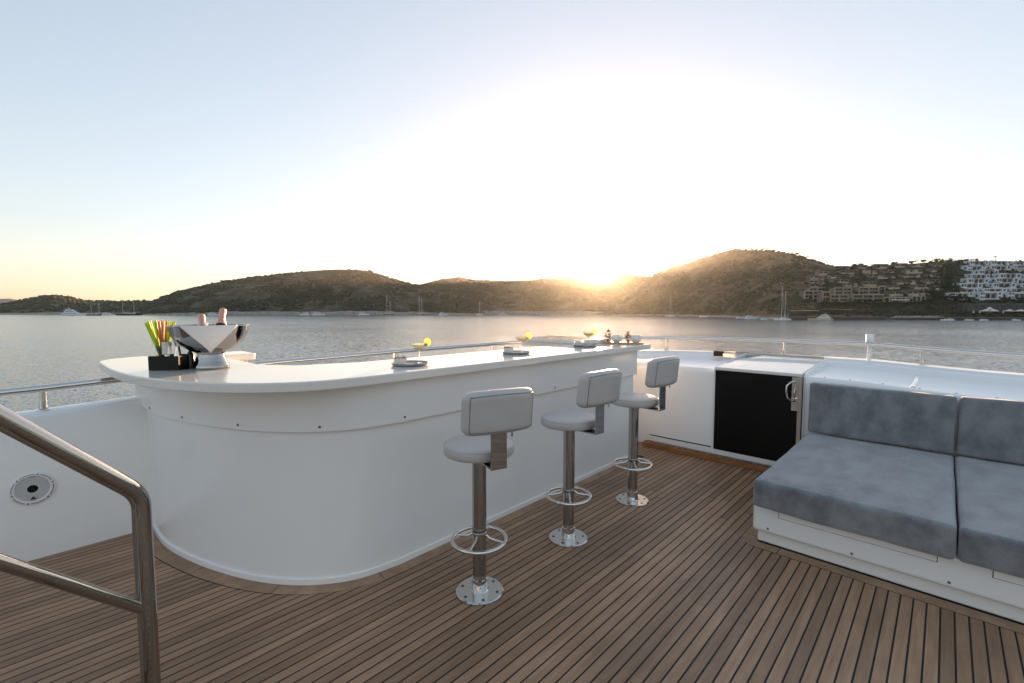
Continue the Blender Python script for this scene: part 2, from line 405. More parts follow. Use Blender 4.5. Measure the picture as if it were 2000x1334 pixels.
# ------------------------------------------------------------------ hull, bulwark, coaming
RAIL = [(-3.0, 4.06, 0.985), (-1.2, 4.06, 1.0), (-.16, 4.05, 1.017), (.416, 4.05, 1.04), (1.15, 4.05, 1.066), (2.5, 4.04, 1.09), (3.66, 3.81, 1.12),
        (4.57, 3.54, 1.145), (5.14, 3.20, 1.15), (5.52, 2.90, 1.15), (5.82, 2.58, 1.15), (6.02, 2.14, 1.15), (6.12, 1.38, 1.15), (6.15, .59, 1.148), (6.15, .16, 1.125), (6.12, -.52, 1.10), (6.0, -2.0, 1.09)]
RP = catmull(RAIL, 8)
m = MB(); rows = []
for i, p in enumerate(RP):
    t = (RP[min(len(RP) - 1, i + 1)] - RP[max(0, i - 1)]).normalized(); o = Vector((-t.y, t.x, 0))   # outward = left of travel
    cz = p.z - 0.163
    q = lambda d, z: (p.x + o.x * d, p.y + o.y * d, z)
    rows.append([q(.115, cz - .03), q(.135, cz - .08), q(.16, cz - .5), q(.10, -1.2), q(.02, -3.2), q(-.2, WATER - 1)])
loft(m, rows)
tag(m.build('hull', GEL, None, 40), 'white outer hull of the yacht below the rail', kind='structure')

bul = empty('bulwark', (0, 0, 0), 0, 'white side bulwark left of the bar, with a round loudspeaker set in it', 'bulwark')
m = MB(); rows = []
k0 = next(i for i, p in enumerate(RP) if p.x > 4.35)
for i, p in enumerate(RP[:k0 + 1]):
    yi = min(3.93, p.y - .12); cz = p.z - (0.14 + .023 * min(1, max(0, (p.x - 1) / 2)))
    rows.append([(p.x, yi, -.09), (p.x, yi, cz - .022), (p.x, yi + .006, cz - .008), (p.x, yi + .02, cz), (p.x, p.y + .09, cz), (p.x, p.y + .115, cz - .03)])
loft(m, rows); m.build('wall', GEL, bul, 40)
INNER = [(4.42, 3.46), (4.62, 3.2), (4.74, 2.9), (4.75, 2.6), (4.75, 2.14), (4.75, 1.38), (4.75, .59), (4.75, .16), (4.75, -.52), (4.75, -2.0)]
OUTER = [p for p in RAIL[7:]]
IP = catmull([(p[0], p[1], 0) for p in INNER], 8); OP = catmull(OUTER, 8)
coam = empty('coaming', (0, 0, 0), 0, 'broad white moulded coaming across the bow behind the lounge', 'coaming')
m = MB(); rows = []
for a, p in zip(IP, OP):
    d = Vector((p.x - a.x, p.y - a.y, 0)); ln = max(d.length, .05); u = d / ln
    s = min(1.0, ln / 1.25); cz = p.z - 0.163; sh = cz - 0.075
    q = lambda w, z: (a.x + u.x * w, a.y + u.y * w, z)
    e = ln
    rows.append([q(0, -.09), q(0, sh - .05), q(.008 * s, sh - .022), q(.026 * s, sh - .005), q(.055 * s, sh), q(e - .33 * s, sh), q(e - .32 * s, sh + .006), q(e - .28 * s, sh + .040), q(e - .27 * s, sh + .045), q(e - .20 * s, sh + .048), q(e - .19 * s, sh + .051),
                 q(e - .135 * s, cz - .008), q(e - .125 * s, cz), q(e + .08, cz), q(e + .115, cz - .03)])
loft(m, rows); m.build('shell', GEL, coam, 35)
# low divider ribs on the shelf and its screws
for y in (0.17,):
    MB().rbox((0.95, 0.03, 0.016), .005, 3, (5.32, y, .8925)).build('rib', GEL, coam, 40)
screws(coam, [(4.83, y, float(np.interp(-y, [-q.y for q in OP], [q.z for q in OP])) - .238) for y in (.76, .58, .36, .13, -.08, -.29)], (0, 0, 1), .008)
# toe recess panel left of the cabinet
MB().bb(4.746, 4.76, 1.70, 2.37, .102, .112).build('panel_gap', CAULK, coam)

# stainless top rail on posts
rail = empty('guard_rail', (0, 0, 0), 0, 'polished stainless guard rail on short posts around the bow', 'railing')
MB().tube([tuple(p) for p in RP], 0.0215, 14).build('top_rail', STEEL, rail, 60)
def on_rail(x=None, y=None):
    best = min(RP, key=lambda p: abs(p.x - x) if (x is not None and (y is None)) else (p.x - x) ** 2 + (p.y - y) ** 2); return best
for px_, py_ in ((-2.2, 4.06), (-1.1, 4.06), (.012, 4.05), (1.25, 4.05), (2.46, 4.05), (3.62, 3.82), (4.6, 3.53), (5.74, 2.68), (6.10, 1.42), (6.15, .17), (6.05, -1.2)):
    p = min(RP, key=lambda p: (p.x - px_) ** 2 + (p.y - py_) ** 2)
    m = MB(); m.tube([(p.x, p.y, p.z - .165), (p.x, p.y, p.z - .01)], .017, 14)
    m.lathe([(.034, -.1405), (.034, -.133), (.022, -.128)], 18, (p.x, p.y, p.z - (.023 * min(1, max(0, (p.x - 1) / 2))))); m.build('post', STEEL, rail, 40)

# anchor light outside the rail
pl = min(RP, key=lambda p: abs(p.y - .62) + (0 if p.x > 5 else 9))
al = empty('navigation_light', (pl.x + .02, pl.y, .984), 0, 'white cylindrical navigation light on a thin post at the bow rail', 'lamp')
MB().tube([(.045, 0, 0), (.045, 0, .165)], .019, 12).build('stem', GEL, al, 40)
MB().lathe([(.0001, .165), (.052, .165), (.052, .176), (.0001, .176)], 20, (.045, 0, 0)).build('base_ring', BLACKP, al, 40)
MB().lathe([(.036, .176), (.036, .262), (.032, .268), (.0001, .268)], 20, (.045, 0, 0)).build('lens', WHITEP, al, 40)

# ------------------------------------------------------------------ companionway cabinet in the coaming
cab = empty('cabinet', (4.735, 1.285, 0), 0, 'white built in cabinet with a black door and sliding top beside the lounge', 'cabinet')
y0, y1 = -.395, .395
def sl(x): return .925 + .075 * (x / 1.02)                    # the top climbs towards the bow
m = MB()
for a, bq in ((y0, y0 + .012), (y1 - .012, y1)):
    m.add([(x, y, z) for y in (a, bq) for x, z in ((0, .06), (1.02, .06), (1.02, sl(1.02) + .012), (.04, sl(.04) + .012), (0, .915))],
          [(0, 1, 2, 3, 4), (9, 8, 7, 6, 5)] + [(i, (i + 1) % 5, 5 + (i + 1) % 5, 5 + i) for i in range(5)])
m.bb(.06, 1.02, y0 + .02, y1 - .02, .05, .88)
m.build('case', GEL, cab, bevel=.004)
MB().bb(-.012, .012, y0 + .014, y1 - .014, .099, .910).build('door', BLACKG, cab, bevel=.003)
def slope_panel(x0_, x1_, ya, yb, th, lift, curve=False):
    m = MB(); pts = []
    if curve:
        left = [(x0_ + (x1_ - x0_) * t, yb - .20 * t ** 2.0) for t in np.linspace(0, 1, 9)]
        pts = [(x0_, ya), (x1_, ya)] + left[::-1]
    else: pts = [(x0_, ya), (x1_, ya), (x1_, yb), (x0_, yb)]
    n = len(pts); o = [(x, y, sl(x) + lift - th) for x, y in pts] + [(x, y, sl(x) + lift) for x, y in pts]
    return m.add(o, [(i, (i + 1) % n, n + (i + 1) % n, n + i) for i in range(n)] + [tuple(range(n))[::-1], tuple(range(n, 2 * n))])
slope_panel(-.010, .27, y0 + .023, y1 - .002, .03, .014).build('top_panel', CTR, cab, bevel=.006)
slope_panel(.337, .955, y0 + .03, y1 - .01, .02, .004, True).build('sliding_hatch', CTR, cab, bevel=.003)
slope_panel(.272, .308, y0 + .024, y1 - .03, .02, -.006).build('track', BLACKP, cab)
slope_panel(.305, .335, y0 + .028, y1 - .014, .02, .006).build('hatch_edge', STEELD, cab)
slope_panel(.965, .985, y0 + .024, y1 + .25, .03, .000).build('rear_channel', STEELB, cab)
m = MB(); m.bb(.986, 1.0, y0 + .024, y1 + .36, .95, 1.022); m.build('rear_frame', STEEL, cab)
MB().bb(.965, .985, y1 + .25, y1 + .36, .955, 1.018).build('end_cap', BLACKP, cab)
lt = MB().bb(-.020, -.0125, y0 + .018, y0 + .050, .12, .915); lt.bb(-.022, -.0125, y0 + .05, y0 + .098, .60, .905)
la = lt.build('latch_plate', STEELB, cab, bevel=.001)
yc = y0 + .088
m = MB(); m.tube([(-.022, yc - .015, .865), (-.05, yc + .012, .862), (-.062, yc + .040, .83), (-.062, yc + .044, .775), (-.062, yc + .036, .72), (-.05, yc + .008, .69), (-.022, yc - .018, .688)], .0085, 10)
m.build('handle', STEELB, la, 60)
m = MB(); m.tube([(-.02, yc - .02, .80), (-.045, yc - .018, .795), (-.05, yc - .015, .75), (-.03, yc - .018, .72)], .007, 8)
m.lathe([(.016, 0), (.016, .012), (.0001, .014)], 12, (-.022, yc - .02, .71), Vector((-1, 0, 0)).to_track_quat('Z', 'Y').to_matrix()); m.build('lock', STEELB, la, 50)

# teak step in front of the coaming
step = empty('step', (0, 0, 0), 0, 'low teak grating step below the black cabinet door', 'step')
MB().bb(4.625, 4.645, 1.02, 2.40, .002, .046).build('front_strip', TEAKV, step, bevel=.003)
MB().bb(4.646, 4.742, 1.03, 2.395, .002, .046).build('tray', CAULK, step)
ys = 1.04
while ys < 2.36:
    MB().bb(4.648, 4.722, ys, ys + .056, .040, .0515).build('slat', TEAKS, step, bevel=.002); ys += .064
MB().bb(4.724, 4.741, 1.03, 2.39, .047, .098).build('toe_strip', GEL, step, bevel=.002)

# ------------------------------------------------------------------ stair beside the handrail
stair = tag(bpy.data.objects.new('stair', None), 'teak stair climbing beside the handrail', kind='structure'); COL.objects.link(stair)
for k in range(10):
    c_ = Vector((.02, 1.25, 0)) + Vector((-.2, -.086, .2)) * k
    MB().box((c_.x - .2, c_.y - .02, .2 + .2 * k), (.26, .72, .04), math.atan2(-.11, -.256)).build('tread', TEAK, stair)
# ------------------------------------------------------------------ bar
bar = empty('bar', (0, 0, 0), 0, 'long white rounded bar counter with pale stone top', 'bar counter')
tail = [(4.2, 3.42), (3.99, 3.42), (3.99, 2.78), (1.45, 2.78), (1.05, 2.92), (.92, 3.2), (.90, 4.02)]
def ring(d, end=4.02):
    o = offset2(BAR_BASE, d); o[0].y = end; o[-1].x = 4.2 + d
    t = [list(p) for p in tail]; t[0][0] = 4.2 + d; t[-1][1] = end
    return [tuple(p) for p in o] + [tuple(p) for p in t]
MB().prism(ring(0.0), .0, .865).build('body', GELB, bar, 11)
MB().prism(ring(.010), .0, .035).build('toe_moulding', GELB, bar, 11, bevel=.003)
MB().prism(ring(.026, 4.22), .855, 1.109).build('upper_band', GELB, bar, 11, bevel=.005)
pts = [(.36, 4.32), (.295, 4.18), (.288, 4.0), (.300, 3.5), (.345, 3.12), (.43, 2.80), (.56, 2.53), (.72, 2.345), (.91, 2.225), (1.13, 2.185), (1.45, 2.18)]
cf = [(p.x, p.y) for p in catmull([(a, c_, 0) for a, c_ in pts], 6)] + [(2.6, 2.19), (4.385, 2.20), (4.385, 3.50), (3.86, 3.52), (3.86, 2.84), (1.5, 2.84), (1.12, 2.96), (.98, 3.2), (.96, 4.02), (1.20, 4.02), (1.225, 4.045), (1.225, 4.38), (.5, 4.40)]
MB().prism(cf, 1.110, 1.16).build('countertop', CTR, bar, 11, bevel=.007)
MB().bb(.55, 1.17, 4.06, 4.34, .90, 1.109).build('back_cabinet', GELB, bar, bevel=.004)
MB().bb(3.83, 4.365, 2.66, 3.47, 1.1625, 1.206).build('raised_shelf', CTR, bar, bevel=.004)
U = offset2(BAR_BASE, .026); acc = 0.0; nxt = 0.36
for i in range(1, len(U)):
    seg = (U[i] - U[i - 1]).length
    while acc + seg > nxt:
        p = U[i - 1].lerp(U[i], (nxt - acc) / seg); t = (U[i] - U[i - 1]).normalized()
        screws(bar, [(p.x + t.y * .0005, p.y - t.x * .0005, .884)], (t.y, -t.x, 0), .0075); nxt += .47
    acc += seg

# ------------------------------------------------------------------ bar stools
def make_stool():
    r = empty('bar_stool')
    MB().lathe([(.0001, 0.0005), (.128, .0005), (.128, .007), (.122, .011), (.05, .012), (.044, .018), (.042, .075), (.0365, .078), (.0365, .10)], 40).build('base_plate', STEEL, r, 30)
    for k in range(6):
        a = 2 * PI * k / 6 + .3; MB().lathe([(.009, .0095), (.009, .013), (.0001, .0145)], 10, (.098 * math.cos(a), .098 * math.sin(a), 0)).build('bolt', SCREW, r, 40)
    MB().lathe([(.0360, .09), (.0360, .325)], 32).build('lower_column', STEELD, r, 30)
    MB().lathe([(.0360, .318), (.0405, .319), (.0405, .330), (.0375, .334), (.0375, .715), (.0405, .717), (.0405, .758)], 32).build('upper_column', STEELD, r, 30)
    fr = MB().tube([(.143 * math.cos(a), .143 * math.sin(a), .288) for a in np.linspace(0, 2 * PI, 49)[:-1]], .0105, 12, True)
    ring_ = fr.build('foot_ring', STEEL, r, 60)
    for k in range(4):
        a = PI / 4 + k * PI / 2
        MB().tube([(.036 * math.cos(a), .036 * math.sin(a), .318), (.06 * math.cos(a), .06 * math.sin(a), .300), (.136 * math.cos(a), .136 * math.sin(a), .289)], .0065, 8).build('spoke', STEEL, ring_, 60)
    seat = MB().lathe([(.0001, .754), (.155, .755), (.179, .760), (.185, .769), (.186, .796), (.182, .808), (.168, .815), (.10, .8185), (.0001, .8195)], 48).build('seat', VINYL, r, 50)
    MB().tube([(.1835 * math.cos(a), .1835 * math.sin(a), .807) for a in np.linspace(0, 2 * PI, 49)[:-1]], .0022, 6, True).build('piping', VINYL, seat, 60)
    m = MB(); m.bb(-.042, .042, -.243, -.235, .742, 1.0); m.bb(-.042, .042, -.2345, -.10, .742, .750); m.build('bracket', STEELD, r, bevel=.0015)
    def bend(q, h):
        x = q.x / h[0]
        return Vector((q.x, q.y + .045 * x * x - .012 * (q.z / h[2]), q.z + .012 * (1 - x * x) * (1 if q.z > 0 else .3)))
    bk = MB().rbox((.365, .088, .205), .038, 8, (0, -.272, 1.024), bend).build('backrest', VINYL, r, 60, weld=True)
    path = []
    hx, hz = .1825 - .020, .1025 - .020
    for t in np.linspace(0, 1, 61)[:-1]:
        s = t * 4; k = int(s); f = s - k
        c = [(-hx, -hz), (hx, -hz), (hx, hz), (-hx, hz)]; p, q = c[k], c[(k + 1) % 4]
        x = p[0] + (q[0] - p[0]) * f; z = p[1] + (q[1] - p[1]) * f
        v = bend(Vector((x, -.0425, z)), (.1825, .0425, .1025)); path.append((v.x, v.y - .272 + .004, v.z + 1.024))
    MB().tube(path, .0030, 6, True).build('piping', PIPING, bk, 60)
    m = MB(); m.tube([(.06, -.262, .902), (.06, -.262, .924)], .005, 8); m.build('knob', STEELB, bk, 40)
    return r
st = make_stool()
for i, (x, y, rz, lab) in enumerate(((1.583, 1.75, -.33, 'grey padded bar stool nearest the camera, its backrest turned towards us'),
                                     (2.375, 1.75, -.05, 'grey padded bar stool in the middle of the three'),
                                     (3.215, 1.745, -.05, 'grey padded bar stool farthest away, beside the bar end'))):
    o = st if i == 0 else copy_tree(st)
    o.location = (x, y, 0); o.rotation_euler = (0, 0, rz); o.scale = (1, 1, (1.0, 1.008, 1.026)[i]); tag(o, lab, 'bar stool', 'bar stools along the bar')

# ------------------------------------------------------------------ lounge
base = empty('lounge_base', (0, 0, 0), 0, 'white moulded base of the lounge seat with screws and a locker flap', 'seat base')
MB().bb(3.205, 4.735, -2.2, .835, .002, .095).build('plinth', GEL, base, bevel=.012)
MB().bb(3.145, 4.742, -2.2, .852, .092, .268).build('shell', GEL, base, bevel=.022)
for ya, yb in ((-.02, .70), (-.98, -.22)):
    MB().bb(3.1395, 3.16, ya, yb, .215, .262).build('locker_flap', GEL, base, bevel=.002)
    MB().bb(3.1435, 3.16, ya - .003, yb + .003, .212, .264).build('flap_gap', CAULK, base)
screws(base, [(3.1445, y, .125) for y in (.76, .33, -.07, -.45)], (-1, 0, 0), .007)
def puff(nz):
    def f(q, h):
        ax_ = [abs(q[i] / h[i]) for i in range(3)]
        d = nz * ((1 - ax_[1] ** 3) * (1 - ax_[0] ** 3))
        s = noise.noise(q * 3.3 + Vector((nz * 300, h[0] * 7, h[1] * 3))) * .005 + noise.noise(q * 9) * .002
        return Vector((q.x + s, q.y + s * .7, q.z + (d if q.z > 0 else 0) + s))
    return f
def puffx(nz):
    def f(q, h):
        ax_ = [abs(q[i] / h[i]) for i in range(3)]
        d = nz * (1 - ax_[1] ** 3) * (1 - ax_[2] ** 3)
        s = noise.noise(q * 3.7 + Vector((h[1] * 9, nz * 500, 3))) * .006 + noise.noise(q * 9) * .002
        return Vector((q.x - (d if q.x < 0 else 0) + s, q.y + s * .6, q.z + s + .025 * (q.x / h[0]) * 0))
    return f
CW = .918
for i, (yc_, sl_, bl_) in enumerate(((.375, 'blue grey velvet seat cushion at the left end of the lounge', 'blue grey velvet back cushion next to the black cabinet'),
                                     (-.551, 'blue grey velvet seat cushion cut by the right edge of the picture', 'blue grey velvet back cushion at the right edge of the picture'))):
    c = MB().rbox((1.56, CW, .178), .026, 14, (0, 0, 0), puff(.010 + .002 * i)).build('seat_cushion', VELVET, None, 60, weld=True)
    c.location = (3.845, yc_, .359); tag(c, sl_, 'cushion', 'lounge cushions')
    c = MB().rbox((.15, CW - .01, .425), .022, 12, (0, 0, 0), puffx(.012 + .002 * i)).build('back_cushion', VELVET, None, 60, weld=True)
    c.location = (4.650, yc_, .668); c.rotation_euler = (0, math.radians(4), 0); tag(c, bl_, 'cushion', 'lounge cushions')

# ------------------------------------------------------------------ loudspeaker in the bulwark
sp = empty('loudspeaker', (-.056, 3.928, .437), 0, 'round white marine loudspeaker flush in the left bulwark', 'loudspeaker')
MY_ = Vector((0, -1, 0)).to_track_quat('Z', 'Y').to_matrix()
rimo = MB().lathe([(.0745, .0), (.098, .0), (.098, .006), (.092, .011), (.080, .012), (.0745, .007)], 56, (0, 0, 0), MY_).build('rim', WHITEP, sp, 40)
MB().lathe([(.0001, .001), (.0745, .001)], 40, (0, 0, 0), MY_).build('cone', BLACKP, sp)
for k in range(6):
    a = k * PI / 3 + .25; p = (.088 * math.cos(a), -.0118, .088 * math.sin(a))
    screws(rimo, [p], (0, -1, 0), .0045)
    m = MB(); m.tube([(.088 * math.cos(b_), -.0112, .088 * math.sin(b_)) for b_ in np.linspace(a + .16, a + PI / 3 - .16, 9)], .0016, 6); m.build('slot', CAULK, rimo, 60)
for k in range(-11, 12):
    z = k * .0062; w = math.sqrt(max(0, .0745 ** 2 - z * z)); i_ = .026
    spans = [(-w, w)] if abs(z) > i_ else [(-w, -math.sqrt(i_ * i_ - z * z)), (math.sqrt(i_ * i_ - z * z), w)]
    for a_, b_ in spans: MB().bb(a_, b_, -.0075, -.004, z - .0019, z + .0019).build('grille_bar', WHITEP, sp)
MB().lathe([(.0245, .003), (.0245, .009), (.0275, .009), (.0275, .003)], 30, (0, 0, 0), MY_).build('hub_ring', WHITEP, sp, 40)
m = MB(); m.box((0, -.0095, -.052), (.006, .003, .012)); m.box((-.006, -.0095, -.060), (.011, .003, .006), M=Matrix.Rotation(.5, 3, 'Y')); m.box((.007, -.0095, -.060), (.011, .003, .006), M=Matrix.Rotation(-.5, 3, 'Y'))
m.build('emblem', BLACKP, sp)

# ------------------------------------------------------------------ stair handrail in the left foreground
hr = empty('handrail', (.188, 1.665, 0), 0, 'polished stainless stair handrail in the left foreground', 'handrail')
dv = Vector((-.256, -.11, .288))
top = [Vector((0, 0, .968))]
el = [Vector((0, 0, .02)), Vector((0, 0, .905)), Vector((0, 0, .935))]
b0, b1, b2 = Vector((0, 0, .935)), Vector((0, 0, .972)), Vector((0, 0, .972)) + dv * .12
bend_ = [b0.lerp(b1, t).lerp(b1.lerp(b2, t), t) for t in np.linspace(0, 1, 7)]
MB().tube([(0, 0, .004), (0, 0, .5)] + [tuple(p) for p in bend_] + [tuple(Vector((0, 0, .972)) + dv * t) for t in (.5, 1, 1.5, 2.2, 3.2)], .0235, 20).build('top_tube', STEELD, hr, 60)
MB().tube([tuple(Vector((0, 0, .622)) + dv * t) for t in (.05, 1, 2, 3.2)], .016, 16).build('lower_tube', STEELD, hr, 60)
MB().lathe([(.0245, .012), (.05, .010), (.05, .001)], 24).build('foot_flange', STEELD, hr, 40)

# ------------------------------------------------------------------ things on the bar
CTZ = 1.16
def faces_cam(p): return math.atan2(p[1], p[0]) - PI / 2           # local -Y looks at the eye
# champagne bowl
bp_ = onz(413, 719, CTZ); rzb = faces_cam(bp_)
bowl = empty('champagne_bowl', (bp_.x, bp_.y, CTZ), rzb, 'large polished steel champagne bowl on a flared foot', 'ice bowl')
prof_o = [(.086, .088), (.082, .093), (.090, .098), (.125, .112), (.165, .135), (.200, .167), (.224, .203), (.237, .240), (.243, .2545)]
BS = .86
prof_o = [(r_ * BS, z_) for r_, z_ in prof_o]
MB().lathe([(r_ * BS, z_) for r_, z_ in [(.106, .0005), (.109, .006), (.108, .020), (.101, .030), (.093, .050), (.085, .072), (.081, .0885)]], 64).build('foot', STEELD, bowl, 50)
MB().lathe(prof_o + [(r_ * BS, z_) for r_, z_ in [(.240, .2585), (.234, .256), (.226, .235), (.212, .203), (.188, .170), (.155, .142), (.11, .122), (.05, .112), (.0001, .110)]], 72).build('bowl', STEELD, bowl, 50)
# folded napkin hung over the rim towards the camera
def R_at(z):
    return float(np.interp(z, [q[1] for q in prof_o], [q[0] for q in prof_o]))
m = MB(); rows = []
for k, hq in enumerate(np.linspace(-.10, 1, 22)):
    row = []
    for j in np.linspace(-1, 1, 25):
        if hq < 0:
            r_ = (.243 - .16 * -hq) * BS; z_ = .2615 - .035 * (-hq) * 4; wq = 1.0
        else:
            z_ = .2605 - .164 * hq; r_ = R_at(z_) + .005 + .003 * math.sin(j * 5 + hq * 3) * (1 - hq) ; wq = 1 - hq * .985
        a = -PI / 2 + j * wq * .70
        row.append((r_ * math.cos(a), r_ * math.sin(a), z_))
    rows.append(row)
loft(m, rows)
nap = m.build('napkin', LINEN, None, 60); nap.location = bowl.location; nap.rotation_euler = (0, 0, rzb)
so = nap.modifiers.new('thickness', 'SOLIDIFY'); so.thickness = .002; so.offset = 1
tag(nap, 'white linen napkin folded to a triangle over the champagne bowl', 'napkin')
# two champagne bottles lying in the bowl
def bottle(dx, dy, tilt, lean, zb, lab):
    t = empty('champagne_bottle', (0, 0, 0), 0, lab, 'bottle', 'champagne bottles in the bowl')
    MB().lathe([(.0001, 0), (.040, .002), (.043, .012), (.043, .13), (.038, .165), (.024, .205), (.0175, .235), (.016, .262)], 28).build('glass_body', BOTTLE, t, 50)
    MB().lathe([(.0330, .180), (.0245, .207), (.0185, .238), (.0172, .268), (.0188, .271), (.0205, .279), (.0188, .286), (.0196, .292), (.0195, .306), (.014, .3125), (.0001, .314)], 24).build('foil', FOIL, t, 50)
    c = Matrix.Translation(bowl.location) @ Matrix.Rotation(rzb, 4, 'Z') @ Matrix.Translation((dx, dy, zb)) @ Matrix.Rotation(lean, 4, 'Y') @ Matrix.Rotation(-tilt, 4, 'X')
    t.matrix_world = c
bottle(-.030, -.060, math.radians(52), math.radians(-3), .122, 'champagne bottle with pink foil neck, the lower and left one of two in the bowl')
bottle(.036, -.050, math.radians(38), math.radians(9), .110, 'champagne bottle with pink foil over dark glass, the taller right one in the bowl')

# black bar caddy with tools
RZC = AZ - PI / 2
c0 = onz(290, 724, CTZ); c1 = onz(357, 722, CTZ)
cad = empty('bar_caddy', tuple(c0), RZC + .03, 'black bar caddy holding straws and cocktail tools', 'caddy')
w = (c1 - c0).length
m = MB(); m.bb(0, w, 0, .006, 0.0005, .083); m.bb(0, .005, .0065, .15, .0005, .083); m.bb(w - .005, w, .0065, .15, .0005, .083); m.bb(0.0055, w - .0055, .144, .150, .0065, .083)
m.bb(.0055, w - .0055, .0065, .1435, .0005, .006); m.build('tray_box', BLACKP, cad, bevel=.0012)
MB().bb(.10, .104, .0068, .143, .0065, .075).build('divider', BLACKP, cad)
m = MB(); m.bb(.0, w + .075, .153, .36, .0005, .010); m.build('mat', BLACKP, cad, bevel=.002)
m = MB(); m.bb(w - .045, w + .05, .175, .29, .0105, .045); m.build('napkin_well', BLACKG, cad, bevel=.002)
def loc(x, y, z): return tuple(cad.matrix_basis @ Vector((x, y, z)))
bpy.context.view_layer.update()
cadM = Matrix.Translation(c0) @ Matrix.Rotation(RZC + .03, 4, 'Z')
def cl(x, y, z): return tuple(cadM @ Vector((x, y, z)))
gl = MB().lathe([(.0001, .0), (.026, .0), (.031, .135), (.0295, .135), (.0245, .004), (.0001, .004)], 28).build('straw_glass', GLASS, None, 50)
gl.location = cl(.042, .055, .0065); tag(gl, 'clear tumbler full of coloured straws in the black caddy', 'glass')
rs = random.Random(3)
for i in range(26):
    a = rs.uniform(0, 2 * PI); fan = (i / 25 - .5) * 2
    b0 = Vector((.018 * math.cos(a), .018 * math.sin(a), .010)); lean_ = Vector((fan * .050 - .008, rs.uniform(-.02, .03), .20 + rs.uniform(-.008, .012)))
    g0 = Vector(b0); g1 = Vector((fan * .0275, rs.uniform(-.012, .012), .128)); d_ = (g1 - Vector((-fan * .010, b0.y * .5, .01))).normalized()
    ci = 2 + (i % 2) if 11 <= i <= 17 and i != 14 else i % 2
    p0 = Vector((-fan * .010, b0.y * .6, .010)); p1 = p0 + d_ * rs.uniform(.262, .277)
    s_ = MB().tube([tuple(p0), tuple(p1)], .0036, 8).build('drinking_straw', STRAWS[ci], None, 60); s_.location = gl.location
    nm = ['green', 'lime green', 'pink', 'orange'][ci]
    tag(s_, f'{nm} drinking straw fanning out of the tumbler in the caddy', 'straw', f'{nm} straws in the tumbler')
def tool(name, prof, x, y, z, material, lab, cat, parts=None):
    t = empty(name, cl(x, y, z), 0, lab, cat)
    if name == 'jigger': t.scale = (1.25, 1.25, 1.62)
    for pn, pr, mt in prof: MB().lathe(pr, 28).build(pn, mt, t, 40)
    return t
tool('jigger', [('lower_cup', [(.021, 0), (.0085, .050)], STEEL), ('upper_cup', [(.0087, .051), (.0185, .052), (.0205, .096), (.0190, .096), (.0175, .056), (.0001, .053)], STEEL)], .080, .040, .0065, STEEL, 'short steel jigger at the front of the caddy', 'jigger')
tool('jigger', [('lower_cup', [(.024, 0), (.0095, .080)], STEEL), ('upper_cup', [(.0098, .081), (.017, .107), (.0185, .118), (.017, .118), (.0155, .107), (.0001, .084)], STEEL)], .134, .050, .0065, STEEL, 'tall steel jigger catching warm light in the middle of the caddy', 'jigger')
tool('shaker', [('cup', [(.0001, 0), (.033, 0), (.041, .14), (.041, .145)], STEEL), ('shoulder', [(.0412, .146), (.040, .158), (.030, .19), (.0215, .200)], STEEL), ('cap', [(.0212, .2005), (.0225, .203), (.0225, .2555), (.020, .2585), (.0001, .259)], STEELB)], .158, .262, .0105, STEEL, 'steel cocktail shaker half hidden behind the champagne bowl', 'cocktail shaker')
tool('bottle', [('body', [(.0001, 0), (.020, 0), (.020, .075), (.009, .095), (.009, .115)], BOTTLE), ('stopper', [(.0095, .1155), (.011, .118), (.011, .13), (.0001, .132)], STEEL)], .170, .105, .0065, STEEL, 'small dark bottle with steel stopper at the right of the caddy', 'bottle')

